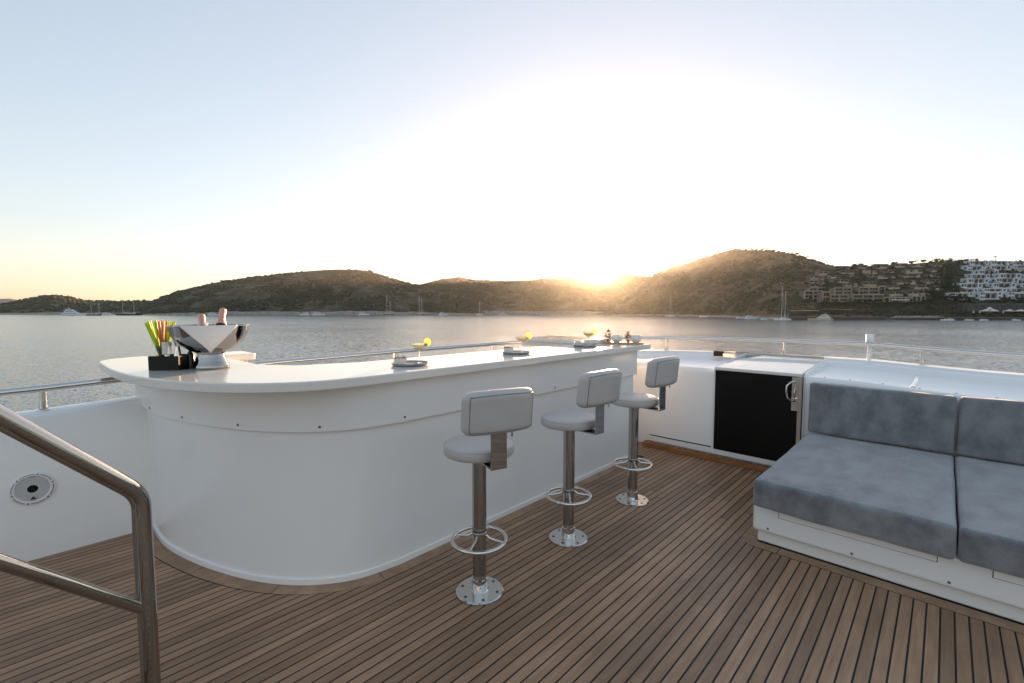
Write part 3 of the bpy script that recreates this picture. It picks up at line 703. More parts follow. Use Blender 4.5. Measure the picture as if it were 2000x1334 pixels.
# cocktail trays
def cocktail(px_, py_, w_px, k, cup_dx, glass_dx, txt):
    p = onz(px_, py_, CTZ); rz = faces_cam(p); r_ = .118
    t = MB().lathe([(.0001, .0005), (.098, .0005), (.108, .004), (r_, .016), (r_ - .002, .0185), (.105, .0075), (.0001, .006)], 48).build('tray', TRAY, None, 40)
    t.location = tuple(p); tag(t, f'round slate grey tray {txt}', 'tray', 'round trays on the bar')
    M_ = Matrix.Translation(p) @ Matrix.Rotation(rz, 4, 'Z')
    b_ = empty('snack_bowl', tuple(M_ @ Vector((cup_dx, -.015, .0068))), rz + .12, f'small square white bowl of nuts on the tray {txt}', 'bowl', 'snack bowls on the trays')
    m = MB(); h0, h1 = .030, .041
    m.add([(sx * h, sy * h, z) for h, z in ((h0, 0), (h1, .042), (h1 - .004, .042), (h0 - .003, .006)) for sx, sy in ((-1, -1), (1, -1), (1, 1), (-1, 1))],
          [(3, 2, 1, 0)] + [(q * 4 + i, q * 4 + (i + 1) % 4, (q + 1) * 4 + (i + 1) % 4, (q + 1) * 4 + i) for q in range(3) for i in range(4)] + [(12, 13, 14, 15)])
    m.build('dish', PORC, b_, bevel=.0015)
    m = MB()
    for i in range(40):
        m.box((rs.uniform(-.031, .031), rs.uniform(-.031, .031), .036 + rs.uniform(0, .008)), (.014, .009, .008), rs.uniform(0, 3))
    o_ = m.build('nuts', SNACK, b_); o_['kind'] = 'stuff'
    g_ = empty('cocktail_glass', tuple(M_ @ Vector((glass_dx, .012, .0068))), rz, f'coupe glass of yellow cocktail with a lime wheel {txt}', 'cocktail', 'cocktails on the bar')
    MB().lathe([(.0001, .0005), (.037, .0005), (.036, .003), (.012, .007), (.0042, .012), (.0035, .05), (.0040, .082), (.012, .088), (.036, .098), (.052, .113), (.0565, .134), (.0553, .134), (.0507, .114), (.035, .100), (.010, .0905), (.0001, .0895)], 40).build('glass', GLASS, g_, 50)
    MB().lathe([(.0001, .0912), (.010, .0920), (.0345, .1012), (.0500, .1148), (.0530, .125), (.0001, .1252)], 40).build('drink', DRINK, g_, 50)
    MX_ = Matrix.Rotation(.35, 3, 'Z') @ Matrix.Rotation(PI / 2 - .12, 3, 'X')
    l_ = MB().lathe([(.0248, -.0025), (.027, -.0025), (.027, .0025), (.0248, .0025)], 30, (.050, -.010, .137), MX_).build('lime_wheel', RIND, g_, 40)
    MB().lathe([(.0001, -.0022), (.0247, -.0022), (.0247, .0022), (.0001, .0022)], 30, (.050, -.010, .137), MX_).build('flesh', LIME, l_, 40)
cocktail(801, 713, 73, 0, -.062, .060, 'nearest to the champagne bowl')
cocktail(1008, 690.5, 56, 1, -.062, .052, 'in the middle of the bar')
cocktail(1142, 676.5, 50, 2, -.060, .036, 'at the far end of the bar')
# serving board with two pots and two dried sprigs
p = onz(1216, 671, CTZ); rzd = faces_cam(p) - .1
bd = MB().lathe([(.0001, .0005), (.205, .0005), (.21, .005), (.21, .011), (.206, .014), (.0001, .014)], 48).build('serving_board', BOARD, None, 40)
bd.location = tuple(p); bd.scale = (1, .55, 1); bd.rotation_euler = (0, 0, rzd); tag(bd, 'oval pale wood serving board at the far end of the bar', 'board')
M_ = Matrix.Translation(p) @ Matrix.Rotation(rzd, 4, 'Z')
for x, lab in ((-.06, 'small round white ribbed pot, left one on the wooden board'), (.135, 'small round white ribbed pot, right one on the wooden board')):
    m = MB(); prof = [(.0001, .0), (.030, 0), (.048, .02), (.052, .042), (.044, .068), (.040, .072), (.036, .068), (.044, .042), (.028, .008), (.0001, .006)]
    n_ = 40; o_ = []
    for i in range(n_):
        a = 2 * PI * i / n_; f_ = 1 + .035 * math.cos(a * 20)
        for r_, z_ in prof: o_.append((r_ * f_ * math.cos(a), r_ * f_ * math.sin(a), z_))
    kk = len(prof); m.add(o_, [(i * kk + q, ((i + 1) % n_) * kk + q, ((i + 1) % n_) * kk + q + 1, i * kk + q + 1) for i in range(n_) for q in range(kk - 1)])
    o_ = m.build('pot', PORC, None, 30); o_.location = tuple(M_ @ Vector((x, -.01, .0145))); tag(o_, lab, 'pot', 'white pots on the board')
for x, lab, hh in ((-.155, 'brown dried flower sprig, left of both pots on the board', .125), (.055, 'brown dried flower sprig, between the two pots on the board', .115)):
    t = empty('dried_sprig', tuple(M_ @ Vector((x, .03, .0145))), rzd, lab, 'dried sprig', 'dried sprigs on the board')
    MB().lathe([(.0001, 0), (.016, 0), (.018, .02), (.010, .03), (.0001, .031)], 16).build('stem_foot', DRIED, t, 40)
    m = MB(); rr = random.Random(int(x * 1000))
    for i in range(46):
        a = rr.uniform(0, 2 * PI); zz = .025 + (hh - .025) * rr.random(); rad = .032 * math.sin(PI * min(1, (zz / hh) * .85 + .1))
        c_ = Vector((rad * math.cos(a), rad * math.sin(a), zz)); n_ = Vector((math.cos(a), math.sin(a), .6)).normalized(); u_ = n_.cross(Vector((0, 0, 1))).normalized(); v_ = n_.cross(u_)
        s_ = rr.uniform(.009, .016)
        m.add([c_ - u_ * s_ * .6, c_ + v_ * s_ * -.2 + n_ * .004, c_ + u_ * s_ * .6, c_ + n_ * s_ - v_ * s_, c_ - n_ * .004], [(0, 1, 3), (1, 2, 3), (0, 4, 1), (1, 4, 2), (0, 3, 4), (2, 4, 3)])
    m.build('petals', DRIED, t)['kind'] = 'stuff'

# ------------------------------------------------------------------ hills round the bay
def fbm(p, s, o=5): return noise.fractal(Vector(p) / s, 1.0, 2.0, o)
class Hill:
    def __init__(s, name, skyl, shore, ridge, x0, x1, dx, nt, mats, label, amp=1.0, power=1.0, flat=0.0, terr=0.0, cliff=3.0):
        s.sx = [p[0] for p in skyl]; s.sy = [p[1] for p in skyl]; s.shore = shore; s.ridge = ridge
        s.power = power; s.flat = flat; s.amp = amp; s.terr = terr; s.cliff = cliff; s.x0, s.x1 = x0, x1
        xs = np.arange(x0, x1 + dx, dx); ts = list(np.linspace(0, 1, nt)) + [1.12, 1.35, 1.8]
        vs = []; 
        for x in xs:
            for t in ts:
                vs.append(s.pt(x, t))
        k = len(ts); fs = []; mi = []
        for i in range(len(xs) - 1):
            for j in range(k - 1):
                fs.append((i * k + j, (i + 1) * k + j, (i + 1) * k + j + 1, i * k + j + 1))
                mi.append(1 if ts[j] < .030 else 0)
        me = bpy.data.meshes.new(name); me.from_pydata([tuple(v) for v in vs], [], fs)
        for q in mats: me.materials.append(q)
        me.polygons.foreach_set('material_index', mi); me.shade_smooth()
        s.o = bpy.data.objects.new(name, me); COL.objects.link(s.o); tag(s.o, label, kind='structure')
    def skyd(s, x): return float(np.interp(x, s.sx, s.sy))
    def pt(s, x, t):
        ds, dr = s.shore(x), s.ridge(x)
        d = ds + (dr - ds) * t
        zr = EYE + dr * (HZ - s.skyd(x)) / math.hypot(FPX, CY - HZ)
        p = FWD * d + RGT * (d * (x - CX) / math.hypot(FPX, CY - HZ))
        if t <= 0: return Vector((p.x, p.y, WATER - 2.0))
        if zr < WATER + 1: return Vector((p.x, p.y, WATER - 2.0))
        hgt = zr - WATER
        if t <= 1:
            q = max(0.0, (t - s.flat) / (1 - s.flat)) ** s.power
            cl_ = min(s.cliff * (0.6 + .5 * fbm(p, 22)), hgt * .5)
            z = WATER + max(.4, cl_) * min(1, t / .02) + (hgt - max(.4, cl_)) * q
            w_ = math.sin(PI * min(1, t)) ** .7
            z += s.amp * w_ * hgt * .16 * fbm(p, 130, 4) + s.amp * w_ * .9 * fbm(p, 20, 3)
            if s.terr: z += s.terr * w_ * (0.5 - ((z / 4.2) % 1.0)) * .9
        else:
            z = zr - (t - 1) * hgt * .7
        return Vector((p.x, p.y, z))
    def hit(s, x, y):
        k = (HZ - y) / math.hypot(FPX, CY - HZ); ds, dr = s.shore(x), s.ridge(x)
        for t in np.linspace(0.02, 1.0, 120):
            v = s.pt(x, t); d = v.dot(FWD)
            if (v.z - EYE) / d >= k: return v, d
        v = s.pt(x, 1.0); return v, v.dot(FWD)
def lerpf(*pts):
    a = [p[0] for p in pts]; c = [p[1] for p in pts]; return lambda x: float(np.interp(x, a, c))
H_GREEN = hillmat('hill_maquis', (0.050, 0.046, 0.026), (0.095, 0.078, 0.050), (0.19, 0.155, 0.115), .035)
H_DRY = hillmat('hill_dry_grass', (0.07, 0.052, 0.032), (0.135, 0.10, 0.062), (0.22, 0.165, 0.11), .05)
H_TOWN = hillmat('hill_garden', (0.022, 0.026, 0.013), (0.045, 0.042, 0.024), (0.085, 0.07, 0.045), .08)
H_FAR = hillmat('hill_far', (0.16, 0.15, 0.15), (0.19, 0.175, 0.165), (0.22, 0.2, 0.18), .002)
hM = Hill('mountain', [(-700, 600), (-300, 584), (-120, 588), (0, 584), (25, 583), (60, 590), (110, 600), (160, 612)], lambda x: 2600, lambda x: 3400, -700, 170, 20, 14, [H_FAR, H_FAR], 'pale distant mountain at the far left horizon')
hA = Hill('hill', [(-420, 606), (-200, 602), (-40, 598), (0, 596), (30, 589), (60, 583), (95, 578), (112, 577), (130, 579), (160, 585), (190, 588), (250, 588), (290, 587), (330, 587), (400, 597), (470, 612)],
          lerpf((-420, 1150), (0, 950), (250, 930), (470, 1000)), lerpf((-420, 1500), (0, 1200), (470, 1250)), -420, 470, 7, 34, [H_GREEN, ROCKM], 'low dark headland at the far left of the bay', .5, .8)
hB = Hill('hill', [(230, 619), (262, 610), (280, 600), (300, 589), (318, 580), (345, 571), (400, 558), (440, 550), (470, 546), (520, 539), (560, 534), (620, 529), (660, 527), (700, 527.5), (725, 531), (745, 538), (775, 547), (800, 554), (816, 557), (850, 566), (900, 582), (960, 602), (1000, 618)],
          lerpf((230, 850), (420, 830), (700, 860), (1000, 890)), lerpf((230, 900), (330, 1010), (500, 1150), (800, 1150), (1000, 1000)), 226, 1004, 6, 60, [H_GREEN, ROCKM], 'broad scrub covered hill left of the setting sun', .8, .85)
hC = Hill('hill', [(730, 618), (770, 590), (800, 566), (816, 557), (840, 551), (862, 546), (880, 543.5), (900, 542), (915, 544), (930, 547), (980, 549), (1040, 547), (1100, 543), (1140, 543), (1160, 547), (1172, 550), (1185, 547), (1200, 538), (1222, 537), (1250, 540), (1280, 541), (1330, 552), (1400, 580), (1450, 612), (1470, 620)],
          lerpf((730, 900), (1000, 880), (1200, 820), (1470, 640)), lerpf((730, 1080), (900, 1220), (1200, 1120), (1470, 900)), 726, 1474, 6, 56, [H_GREEN, ROCKM], 'long low ridge where the sun is setting', .6, .85)
hD = Hill('hill', [(1130, 617), (1190, 604), (1225, 575), (1255, 548), (1272, 541), (1290, 531), (1315, 522), (1340, 515), (1365, 506), (1390, 500), (1405, 496), (1430, 490), (1445, 489), (1475, 491), (1500, 491), (1530, 496), (1555, 501), (1580, 508), (1620, 521), (1660, 532), (1720, 560), (1780, 600), (1810, 628)],
          lerpf((1130, 800), (1300, 690), (1420, 520), (1500, 400), (1560, 372), (1810, 372)), lerpf((1130, 900), (1300, 880), (1450, 790), (1560, 700), (1810, 640)), 1126, 1814, 5, 80, [H_DRY, ROCKM], 'dry terraced hill right of the setting sun', .45, .95, .03, 1.0, 1.6)
hE = Hill('hill', [(1520, 628), (1545, 606), (1560, 590), (1590, 560), (1612, 536), (1632, 525), (1660, 522), (1700, 520), (1760, 517), (1800, 514), (1825, 511), (1855, 511), (1872, 512), (1890, 512), (1940, 511), (2000, 511), (2100, 512), (2300, 516), (2500, 530)],
          lambda x: 372.0, lerpf((1520, 420), (1600, 520), (1700, 560), (2500, 560)), 1516, 2500, 8, 60, [H_TOWN, STONEW], 'steep green slope carrying the hillside houses', .0, 1.0, .10, 0, 2.6)

ICO_V = []; ICO_F = [(0, 11, 5), (0, 5, 1), (0, 1, 7), (0, 7, 10), (0, 10, 11), (1, 5, 9), (5, 11, 4), (11, 10, 2), (10, 7, 6), (7, 1, 8), (3, 9, 4), (3, 4, 2), (3, 2, 6), (3, 6, 8), (3, 8, 9), (4, 9, 5), (2, 4, 11), (6, 2, 10), (8, 6, 7), (9, 8, 1)]
ph = (1 + 5 ** .5) / 2
for v in [(-1, ph, 0), (1, ph, 0), (-1, -ph, 0), (1, -ph, 0), (0, -1, ph), (0, 1, ph), (0, -1, -ph), (0, 1, -ph), (ph, 0, -1), (ph, 0, 1), (-ph, 0, -1), (-ph, 0, 1)]:
    ICO_V.append(Vector(v).normalized())
ICO_V = np.array([tuple(v) for v in ICO_V]); ICO_F = np.array(ICO_F)
def big_mesh(name, V, F, mats, mi=None):
    me = bpy.data.meshes.new(name); nf = len(F); k = F.shape[1]
    me.vertices.add(len(V)); me.vertices.foreach_set('co', V.astype(np.float32).ravel())
    me.loops.add(nf * k); me.loops.foreach_set('vertex_index', F.astype(np.int32).ravel())
    me.polygons.add(nf); me.polygons.foreach_set('loop_start', np.arange(0, nf * k, k, dtype=np.int32))
    for q in mats: me.materials.append(q)
    if mi is not None: me.polygons.foreach_set('material_index', mi.astype(np.int32))
    me.update(calc_edges=True); me.validate()
    o = bpy.data.objects.new(name, me); COL.objects.link(o); return o
def shrubs(hill, n, xr, tr, size, thr, label, seed, mscale=60):
    rg = np.random.default_rng(seed); Vs = []; Fs = []; M = []; c = 0
    while c < n:
        x = rg.uniform(*xr); t = tr[0] + (tr[1] - tr[0]) * rg.random()
        p = hill.pt(x, t)
        if p.z < WATER + 1.5: n -= 1; continue
        if fbm(p, mscale, 4) + rg.normal() * .12 < thr: n -= .4; continue
        s = rg.uniform(*size) * (1.0 if rg.random() < .9 else 1.5)
        V = ICO_V * (1 + rg.normal(0, .22, (12, 1))) * np.array([s * rg.uniform(.8, 1.4), s * rg.uniform(.8, 1.4), s * rg.uniform(.6, .95)]) + np.array([p.x, p.y, p.z + s * .35])
        Vs.append(V); Fs.append(ICO_F + 12 * len(Fs)); M.append(np.full(20, 0 if rg.random() < .6 else 1)); c += 1
    o = big_mesh('scrub', np.concatenate(Vs), np.concatenate(Fs), [BUSHA, BUSHB], np.concatenate(M)); tag(o, label, 'scrub', kind='stuff')
shrubs(hA, 2600, (-400, 460), (.04, 1.03), (1.8, 3.6), -.35, 'dark scrub covering the far left headland', 1)
shrubs(hB, 9500, (232, 1000), (.035, 1.02), (1.0, 2.7), -.12, 'dark maquis scrub over the broad left hill', 2)
shrubs(hC, 8000, (740, 1460), (.035, 1.02), (1.0, 2.7), -.18, 'dark maquis scrub on the ridge below the sun', 3)
shrubs(hD, 6500, (1180, 1640), (.06, 1.02), (.6, 1.9), -.02, 'scattered bushes on the dry terraced hill', 4, 45)
shrubs(hE, 2200, (1545, 2420), (.03, 1.02), (.7, 1.6), -.5, 'dense garden greenery between the hillside houses', 5)

# ------------------------------------------------------------------ trees
def crown_mesh(seed, n, rx, rz, leaf, lobes=6):
    rg = np.random.default_rng(seed); Vs = []; Fs = []
    lc = [np.array([rg.normal(0, .45) * rx, rg.normal(0, .45) * rx, rz * rg.uniform(-.35, .55)]) for _ in range(lobes)]
    for i in range(n):
        d = rg.normal(size=3); d /= np.linalg.norm(d); c = lc[i % lobes] + d * np.array([rx, rx, rz * .8]) * .52 * rg.uniform(.55, 1.05)
        u = rg.normal(size=3); u /= np.linalg.norm(u); w = np.cross(u, rg.normal(size=3)); w /= np.linalg.norm(w); s = leaf * rg.uniform(.6, 1.3)
        Vs.append(np.array([c - u * s, c + w * s * .55, c + u * s, c - w * s * .55])); Fs.append(np.array([[0, 1, 2, 3]]) + 4 * i)
    me = bpy.data.meshes.new('crown'); V = np.concatenate(Vs); F = np.concatenate(Fs)
    me.from_pydata(V.tolist(), [], F.tolist()); return me
CROWNS = [crown_mesh(20 + i, 300, 3.0, 2.4, .55) for i in range(5)]
CYP = [crown_mesh(40 + i, 260, 1.0, 4.6, .5, 9) for i in range(2)]
for me in CROWNS + CYP: me.materials.append(LEAF)
CROWNG = [m_.copy() for m_ in CROWNS[:3]]
for me in CROWNG: me.materials.clear(); me.materials.append(LEAFG)
m = MB(); m.tube([(0, 0, -1), (.1, 0, 1.2), (.05, .1, 3.0)], [.30, .22, .14], 7)
for a in range(3):
    m.tube([(.1, 0, 1.3), (math.cos(a * 2.1) * .9, math.sin(a * 2.1) * .9, 2.6), (math.cos(a * 2.1) * 1.6, math.sin(a * 2.1) * 1.6, 3.9)], [.13, .09, .04], 5)
TRUNK = m.build('trunk', BARK, None, 60); TRUNK_ME = TRUNK.data; bpy.data.objects.remove(TRUNK)
def tree(p, s, kind, label, group, rs_):
    t = empty('tree', tuple(p), rs_.uniform(0, 6), label, 'tree', group); t.scale = (s * rs_.uniform(.85, 1.2), s * rs_.uniform(.85, 1.2), s)
    me = rs_.choice({'round': CROWNS, 'cypress': CYP, 'grey': CROWNG}[kind])
    o = bpy.data.objects.new('trunk', TRUNK_ME); COL.objects.link(o); o.parent = t
    o = bpy.data.objects.new('crown', me); COL.objects.link(o); o.parent = t; o.location = (0, 0, 4.2 if kind != 'cypress' else 4.0)
rt = random.Random(11)
for ti, x in enumerate((1277, 1312, 1334, 1352, 1378, 1394, 1403, 1412, 1424, 1433, 1441, 1452, 1462, 1474, 1484, 1495, 1503, 1509, 1517, 1526, 1534, 1542, 1551, 1560, 1571, 1588, 1598, 1611, 1622)):
    tree(hD.pt(x, rt.uniform(.985, 1.01)) - Vector((0, 0, 2.2)), rt.uniform(.75, 1.1), 'round', f'small dark tree, {ORD[ti]} from the left along the skyline of the dry hill', 'skyline trees on the dry hill', rt)
for (x, y, s) in ((1455, 557, 1.0), (1437, 562, .9), (1428, 573, .8), (1462, 568, .8), (1447, 577, .75), (1416, 560, .8), (1365, 555, .8), (1341, 578, .7), (1349, 601, .7), (1328, 582, .6), (1330, 584, .6), (1262, 573, .7), (1299, 559, .7), (1478, 600, .8), (1440, 600, .7), (1500, 565, .7), (1520, 580, .8), (1485, 548, .7), (1395, 538, .6)):
    p, d = hD.hit(x, y); tree(p, s, 'round', 'dark rounded tree standing on the dry terraced slope', 'trees on the dry slope', rt)
for (x, y, s) in ((1567, 567, 1.0), (1560, 580, 1.1), (1573, 585, 1.0), (1556, 592, .9)):
    p, d = hE.hit(x, y); tree(p, s, 'grey', 'pale grey green tree left of the tan houses', 'grey trees beside the tan houses', rt)
p, d = hE.hit(1836, 598); tree(p, 1.0, 'grey', 'pale bare looking tree above the jetty beside the dark pavilion', None, rt)
belt = [(1843 + rt.uniform(-4, 36) - .45 * (q - 520), q) for q in np.linspace(522, 592, 26)]
belt += [(rt.uniform(1835, 1872), rt.uniform(560, 592)) for _ in range(14)] + [(rt.uniform(1866, 2040), rt.uniform(590, 600)) for _ in range(16)]
for x, y in belt:
    p, d = hE.hit(x, y); tree(p, rt.uniform(.7, 1.15), rt.choice(['round', 'round', 'round', 'cypress']), 'dark green tree in the belt between tan and white houses', 'trees between the tan and white houses', rt)
for i in range(34):
    x = 1604 + i * 6.4 + rt.uniform(-2, 2); y = rt.uniform(592, 600); p, d = hE.hit(x, y)
    tree(p, rt.uniform(.45, .75), 'round', f'low dark tree, {ORD[i]} from the left in the row below the tan blocks', 'low trees below the tan blocks', rt)
for i in range(14):
    x = rt.uniform(1590, 1850); y = rt.uniform(522, 565); p, d = hE.hit(x, y)
    if y > 540 and x > 1700 and x < 1720: continue
    tree(p, rt.uniform(.4, .65), 'round', 'small garden tree among the tan terraced houses', 'garden trees among the tan houses', rt)
for ti, x in enumerate((1632, 1664, 1676, 1708, 1740, 1742, 1776, 1800, 1812, 1822, 1834, 1846, 1852, 1866, 1872, 1878, 1880, 1897)):
    tree(hE.pt(x, 1.0) - Vector((0, 0, 2.6)), rt.uniform(.75, 1.05), 'round', f'dark tree, {ORD[ti]} from the left on the skyline above the tan houses', 'skyline trees above the tan houses', rt)
for i in range(18):
    x = rt.uniform(1892, 2030); y = rt.uniform(520, 590); p, d = hE.hit(x, y)
    tree(p, rt.uniform(.4, .7), 'round', 'small dark tree squeezed between the white houses', 'trees between the white houses', rt)
# the one palm on the skyline
pp = hE.pt(1937, 1.0)
pal = empty('palm_tree', (pp.x, pp.y, pp.z - 1), 0, 'single palm standing on the skyline between the white houses', 'palm')
MB().tube([(0, 0, 0), (.1, 0, 3.5), (0, .1, 7.0)], [.3, .24, .2], 8).build('trunk', BARK, pal, 60)
for k in range(16):
    a = k * 2.4; d_ = Vector((math.cos(a), math.sin(a), 0)); e_ = rt.uniform(.1, .9); m = MB(); pr = []
    w_ = Vector((-d_.y, d_.x, 0))
    for t in np.linspace(0, 1, 6):
        c_ = d_ * (2.0 * t) + Vector((0, 0, 7.0 + e_ * 1.6 * t - 1.9 * t * t)); ww = .28 * math.sin(PI * (.1 + .85 * t)); pr.append([c_ - w_ * ww, c_ + Vector((0, 0, .06)), c_ + w_ * ww])
    loft(m, pr); m.build('frond', LEAF, pal)

# ------------------------------------------------------------------ hillside houses
FH = math.hypot(FPX, CY - HZ)
def site(x0, x1, y0, y1):
    p, d = hE.hit((x0 + x1) / 2, y1); d -= 2.0
    q = far((x0 + x1) / 2, y1, d)
    return q, (x1 - x0) * d / FH, (y1 - y0) * d / FH, d
ROT = math.atan2(RGT.y, RGT.x)
def villa(x0, x1, y0, y1, label, rs_):
    q, w, h, d = site(x0, x1, y0, y1)
    t = empty('tan_villa', tuple(q), ROT + rs_.uniform(-.05, .05), label, 'house', 'tan houses on the hillside')
    MB().bb(-w / 2 + .3, w / 2 - .3, 1.6, 8, -3, h * .86).build('wall', BROWNW, t)
    MB().bb(-w / 2, w / 2, .6, 8.3, h * .86 + .01, h).build('roof', BROWNR, t)
    MB().bb(-w / 2, w / 2 * rs_.uniform(.6, 1), 0, .5, -2.5, h * .34).build('parapet', BROWNF, t)
    n_ = max(2, int(w / 4.2)); bw = (w - 1.2) / n_
    for i in range(n_):
        xa = -w / 2 + .6 + i * bw
        if rs_.random() < .2: MB().bb(xa + .2, xa + bw - .3, .9, 1.58, h * .30, h * .84).build('awning', BROWNF, t)
        else: MB().bb(xa + .25, xa + bw - .35, 1.4, 1.59, h * .22, h * .76).build('window', PANE, t)
    MB().bb(-w * .1, -w * .1 + .5, .7, 1.5, h * .30, h * .85).build('pier', BROWNF, t)
def block(x0, x1, y0, y1, nf, nb, label, rs_):
    q, w, h, d = site(x0, x1, y0, y1)
    t = empty('tan_block', tuple(q), ROT, label, 'apartment block', 'tan blocks on the hillside')
    MB().bb(-w / 2 + .2, w / 2 - .2, 1.5, 9, -4, h - .3).build('wall', BROWNW, t)
    fh = h / nf; bw = w / nb
    for i in range(nf + 1): MB().bb(-w / 2, w / 2, 0, 1.49, i * fh - .32, i * fh + .12 + (.35 if i == nf else 0)).build('slab', BROWNF, t)
    for j in range(nb + 1):
        xc = -w / 2 + j * bw; MB().bb(max(-w / 2, xc - .35) + .02, min(w / 2, xc + .35) - .02, .02, 1.47, .13, h - .34).build('fin', BROWNF, t)
    for i in range(nf):
        for j in range(nb):
            xa = -w / 2 + j * bw + .6
            MB().bb(xa, xa + (bw - 1.2) * .46, 1.36, 1.49, i * fh + .5, (i + 1) * fh - .6).build('window', PANE, t)
            MB().bb(xa + (bw - 1.2) * .54, xa + bw - 1.2, 1.36, 1.49, i * fh + .5, (i + 1) * fh - .6).build('window', PANE, t)
            if fh > 2.5: MB().bb(xa + .05, xa + bw - 1.25, .05, .12, i * fh + .13, i * fh + .85).build('railing', BROWNR, t)
rv = random.Random(5)
def z6(a, b, c, d_): return 1550 + a / 6.667, 1550 + b / 6.667, 490 + c / 6.667, 490 + d_ / 6.667
ROWS = [('top', [(575, 740, 195, 238), (815, 975, 182, 235), (1075, 1250, 170, 228), (1330, 1490, 160, 215), (1550, 1720, 170, 212), (1830, 1900, 160, 206), (1905, 2010, 150, 206)]),
        ('second', [(340, 460, 262, 305), (620, 800, 248, 302), (900, 1020, 246, 300), (1030, 1100, 252, 300), (1180, 1330, 240, 285), (1470, 1690, 238, 292), (1800, 1880, 224, 272), (1890, 1985, 222, 270)]),
        ('third', [(220, 345, 322, 358), (355, 430, 326, 362), (495, 635, 312, 352), (700, 800, 312, 348), (940, 1000, 310, 345), (1005, 1090, 302, 345), (1100, 1250, 315, 362), (1275, 1335, 318, 352), (1420, 1585, 302, 348), (1595, 1665, 300, 345), (1780, 1855, 298, 342), (1865, 1970, 292, 340)]),
        ('fourth', [(210, 355, 382, 422), (365, 430, 384, 424), (530, 735, 362, 422), (1350, 1515, 376, 428), (1525, 1605, 380, 432), (1730, 1800, 370, 424), (1808, 1915, 364, 420)]),
        ('fifth', [(230, 380, 435, 474), (655, 760, 416, 462), (770, 845, 420, 470), (910, 1105, 390, 462), (1240, 1390, 442, 494), (1570, 1670, 442, 494), (1678, 1800, 436, 490), (1830, 1905, 450, 502)]),
        ('lowest', [(1250, 1450, 518, 584), (1500, 1640, 508, 580), (1645, 1785, 500, 572)])]
for rn, lst in ROWS:
    for i, r_ in enumerate(lst):
        x0, x1, y0, y1 = z6(*r_)
        villa(x0, x1, y0, y1, f'tan flat roofed villa, {ORD[i]} from the left in the {rn} row of the hillside', rv)
for r_, nf, nb, lab in (((210, 425, 482, 526), 1, 2, 'tan block, the narrow upper tier at the left end above the beach'),
                        ((145, 372, 524, 662), 3, 2, 'tan block with framed bays at the left end above the beach'),
                        ((384, 478, 536, 662), 2, 1, 'tan block, one bay wide, second from the left above the beach'),
                        ((540, 762, 482, 568), 2, 2, 'tan block with framed bays, upper tier left of the glazed tower gap'),
                        ((484, 715, 572, 662), 2, 2, 'tan block with framed bays, lower tier second group from the left'),
                        ((858, 1106, 474, 566), 2, 2, 'tan block with framed bays, upper tier right of the gap'),
                        ((772, 1172, 570, 668), 2, 3, 'tan block with framed bays, wide lower tier in the middle above the beach'),
                        ((1110, 1192, 462, 562), 1, 1, 'tall narrow glazed tan block beside the middle block'),
                        ((1180, 1540, 606, 662), 1, 5, 'long low tan block behind the row of white parasols'),
                        ((1550, 1720, 590, 662), 1, 3, 'low tan block at the right end above the beach')):
    block(*z6(*r_), nf, nb, lab, rv)
def z5(a, b, c, d_): return 1820 + a / 9.528, 1820 + b / 9.528, 490 + c / 9.528, 490 + d_ / 9.528
def white(x0, x1, y0, y1, label, rs_):
    q, w, h, d = site(x0, x1, y0, y1)
    t = empty('white_house', tuple(q), ROT + rs_.uniform(-.04, .04), label, 'house', 'white houses on the hillside')
    l_, r_ = w * rs_.uniform(.24, .32), w * rs_.uniform(.20, .26)
    MB().bb(-w / 2, -w / 2 + l_, 0, 8, -3, h).build('wing', WHITEW, t)
    MB().bb(w / 2 - r_, w / 2, .02, 8, -3, h * rs_.uniform(.9, 1)).build('wing', WHITEW, t)
    MB().bb(-w / 2 + l_ + .01, w / 2 - r_ - .01, 1.8, 7.9, -3, h * .96).build('wall', WHITEW, t)
    MB().bb(-w / 2 + l_ + .01, w / 2 - r_ - .01, .1, 1.79, -.25, .15).build('balcony', WHITEW, t)
    MB().bb(-w / 2 + l_ + .01, w / 2 - r_ - .01, .12, .24, .16, .95).build('railing', WHITEW, t)
    MB().bb(-w / 2 + l_ + .02, w / 2 - r_ - .02, .1, 1.78, h * .80, h * .87).build('awning', rs_.choice([WHITEW, AWN, BROWNR, WHITEW]), t)
    MB().bb(-w / 2 + l_ + .5, 0, 1.6, 1.79, .3, h * .72).build('window', PANE, t)
    MB().bb(.3, w / 2 - r_ - .5, 1.6, 1.79, .3, h * .72).build('window', PANE, t)
    xc = -w / 2 + l_ + (w - l_ - r_) * .5; MB().bb(xc - .2, xc + .2, .3, 1.5, .2, h * .8).build('pier', WHITEW, t)
    tiers = 2 if h > 6.5 else 1; fh = h / tiers
    for k in range(tiers):
        for cx_, ww in ((-w / 2 + l_ * .35, l_ * .34), (-w / 2 + l_ * .76, l_ * .26), (w / 2 - r_ * .5, r_ * .42)):
            MB().bb(cx_ - ww / 2, cx_ + ww / 2, -.06, .12, k * fh + fh * .34, k * fh + fh * .78).build('window', PANE, t)
    MB().bb(-w / 2 - .06, -w / 2 + .1, 2, 3.4, h * .34, h * .7).build('window', PANE, t)
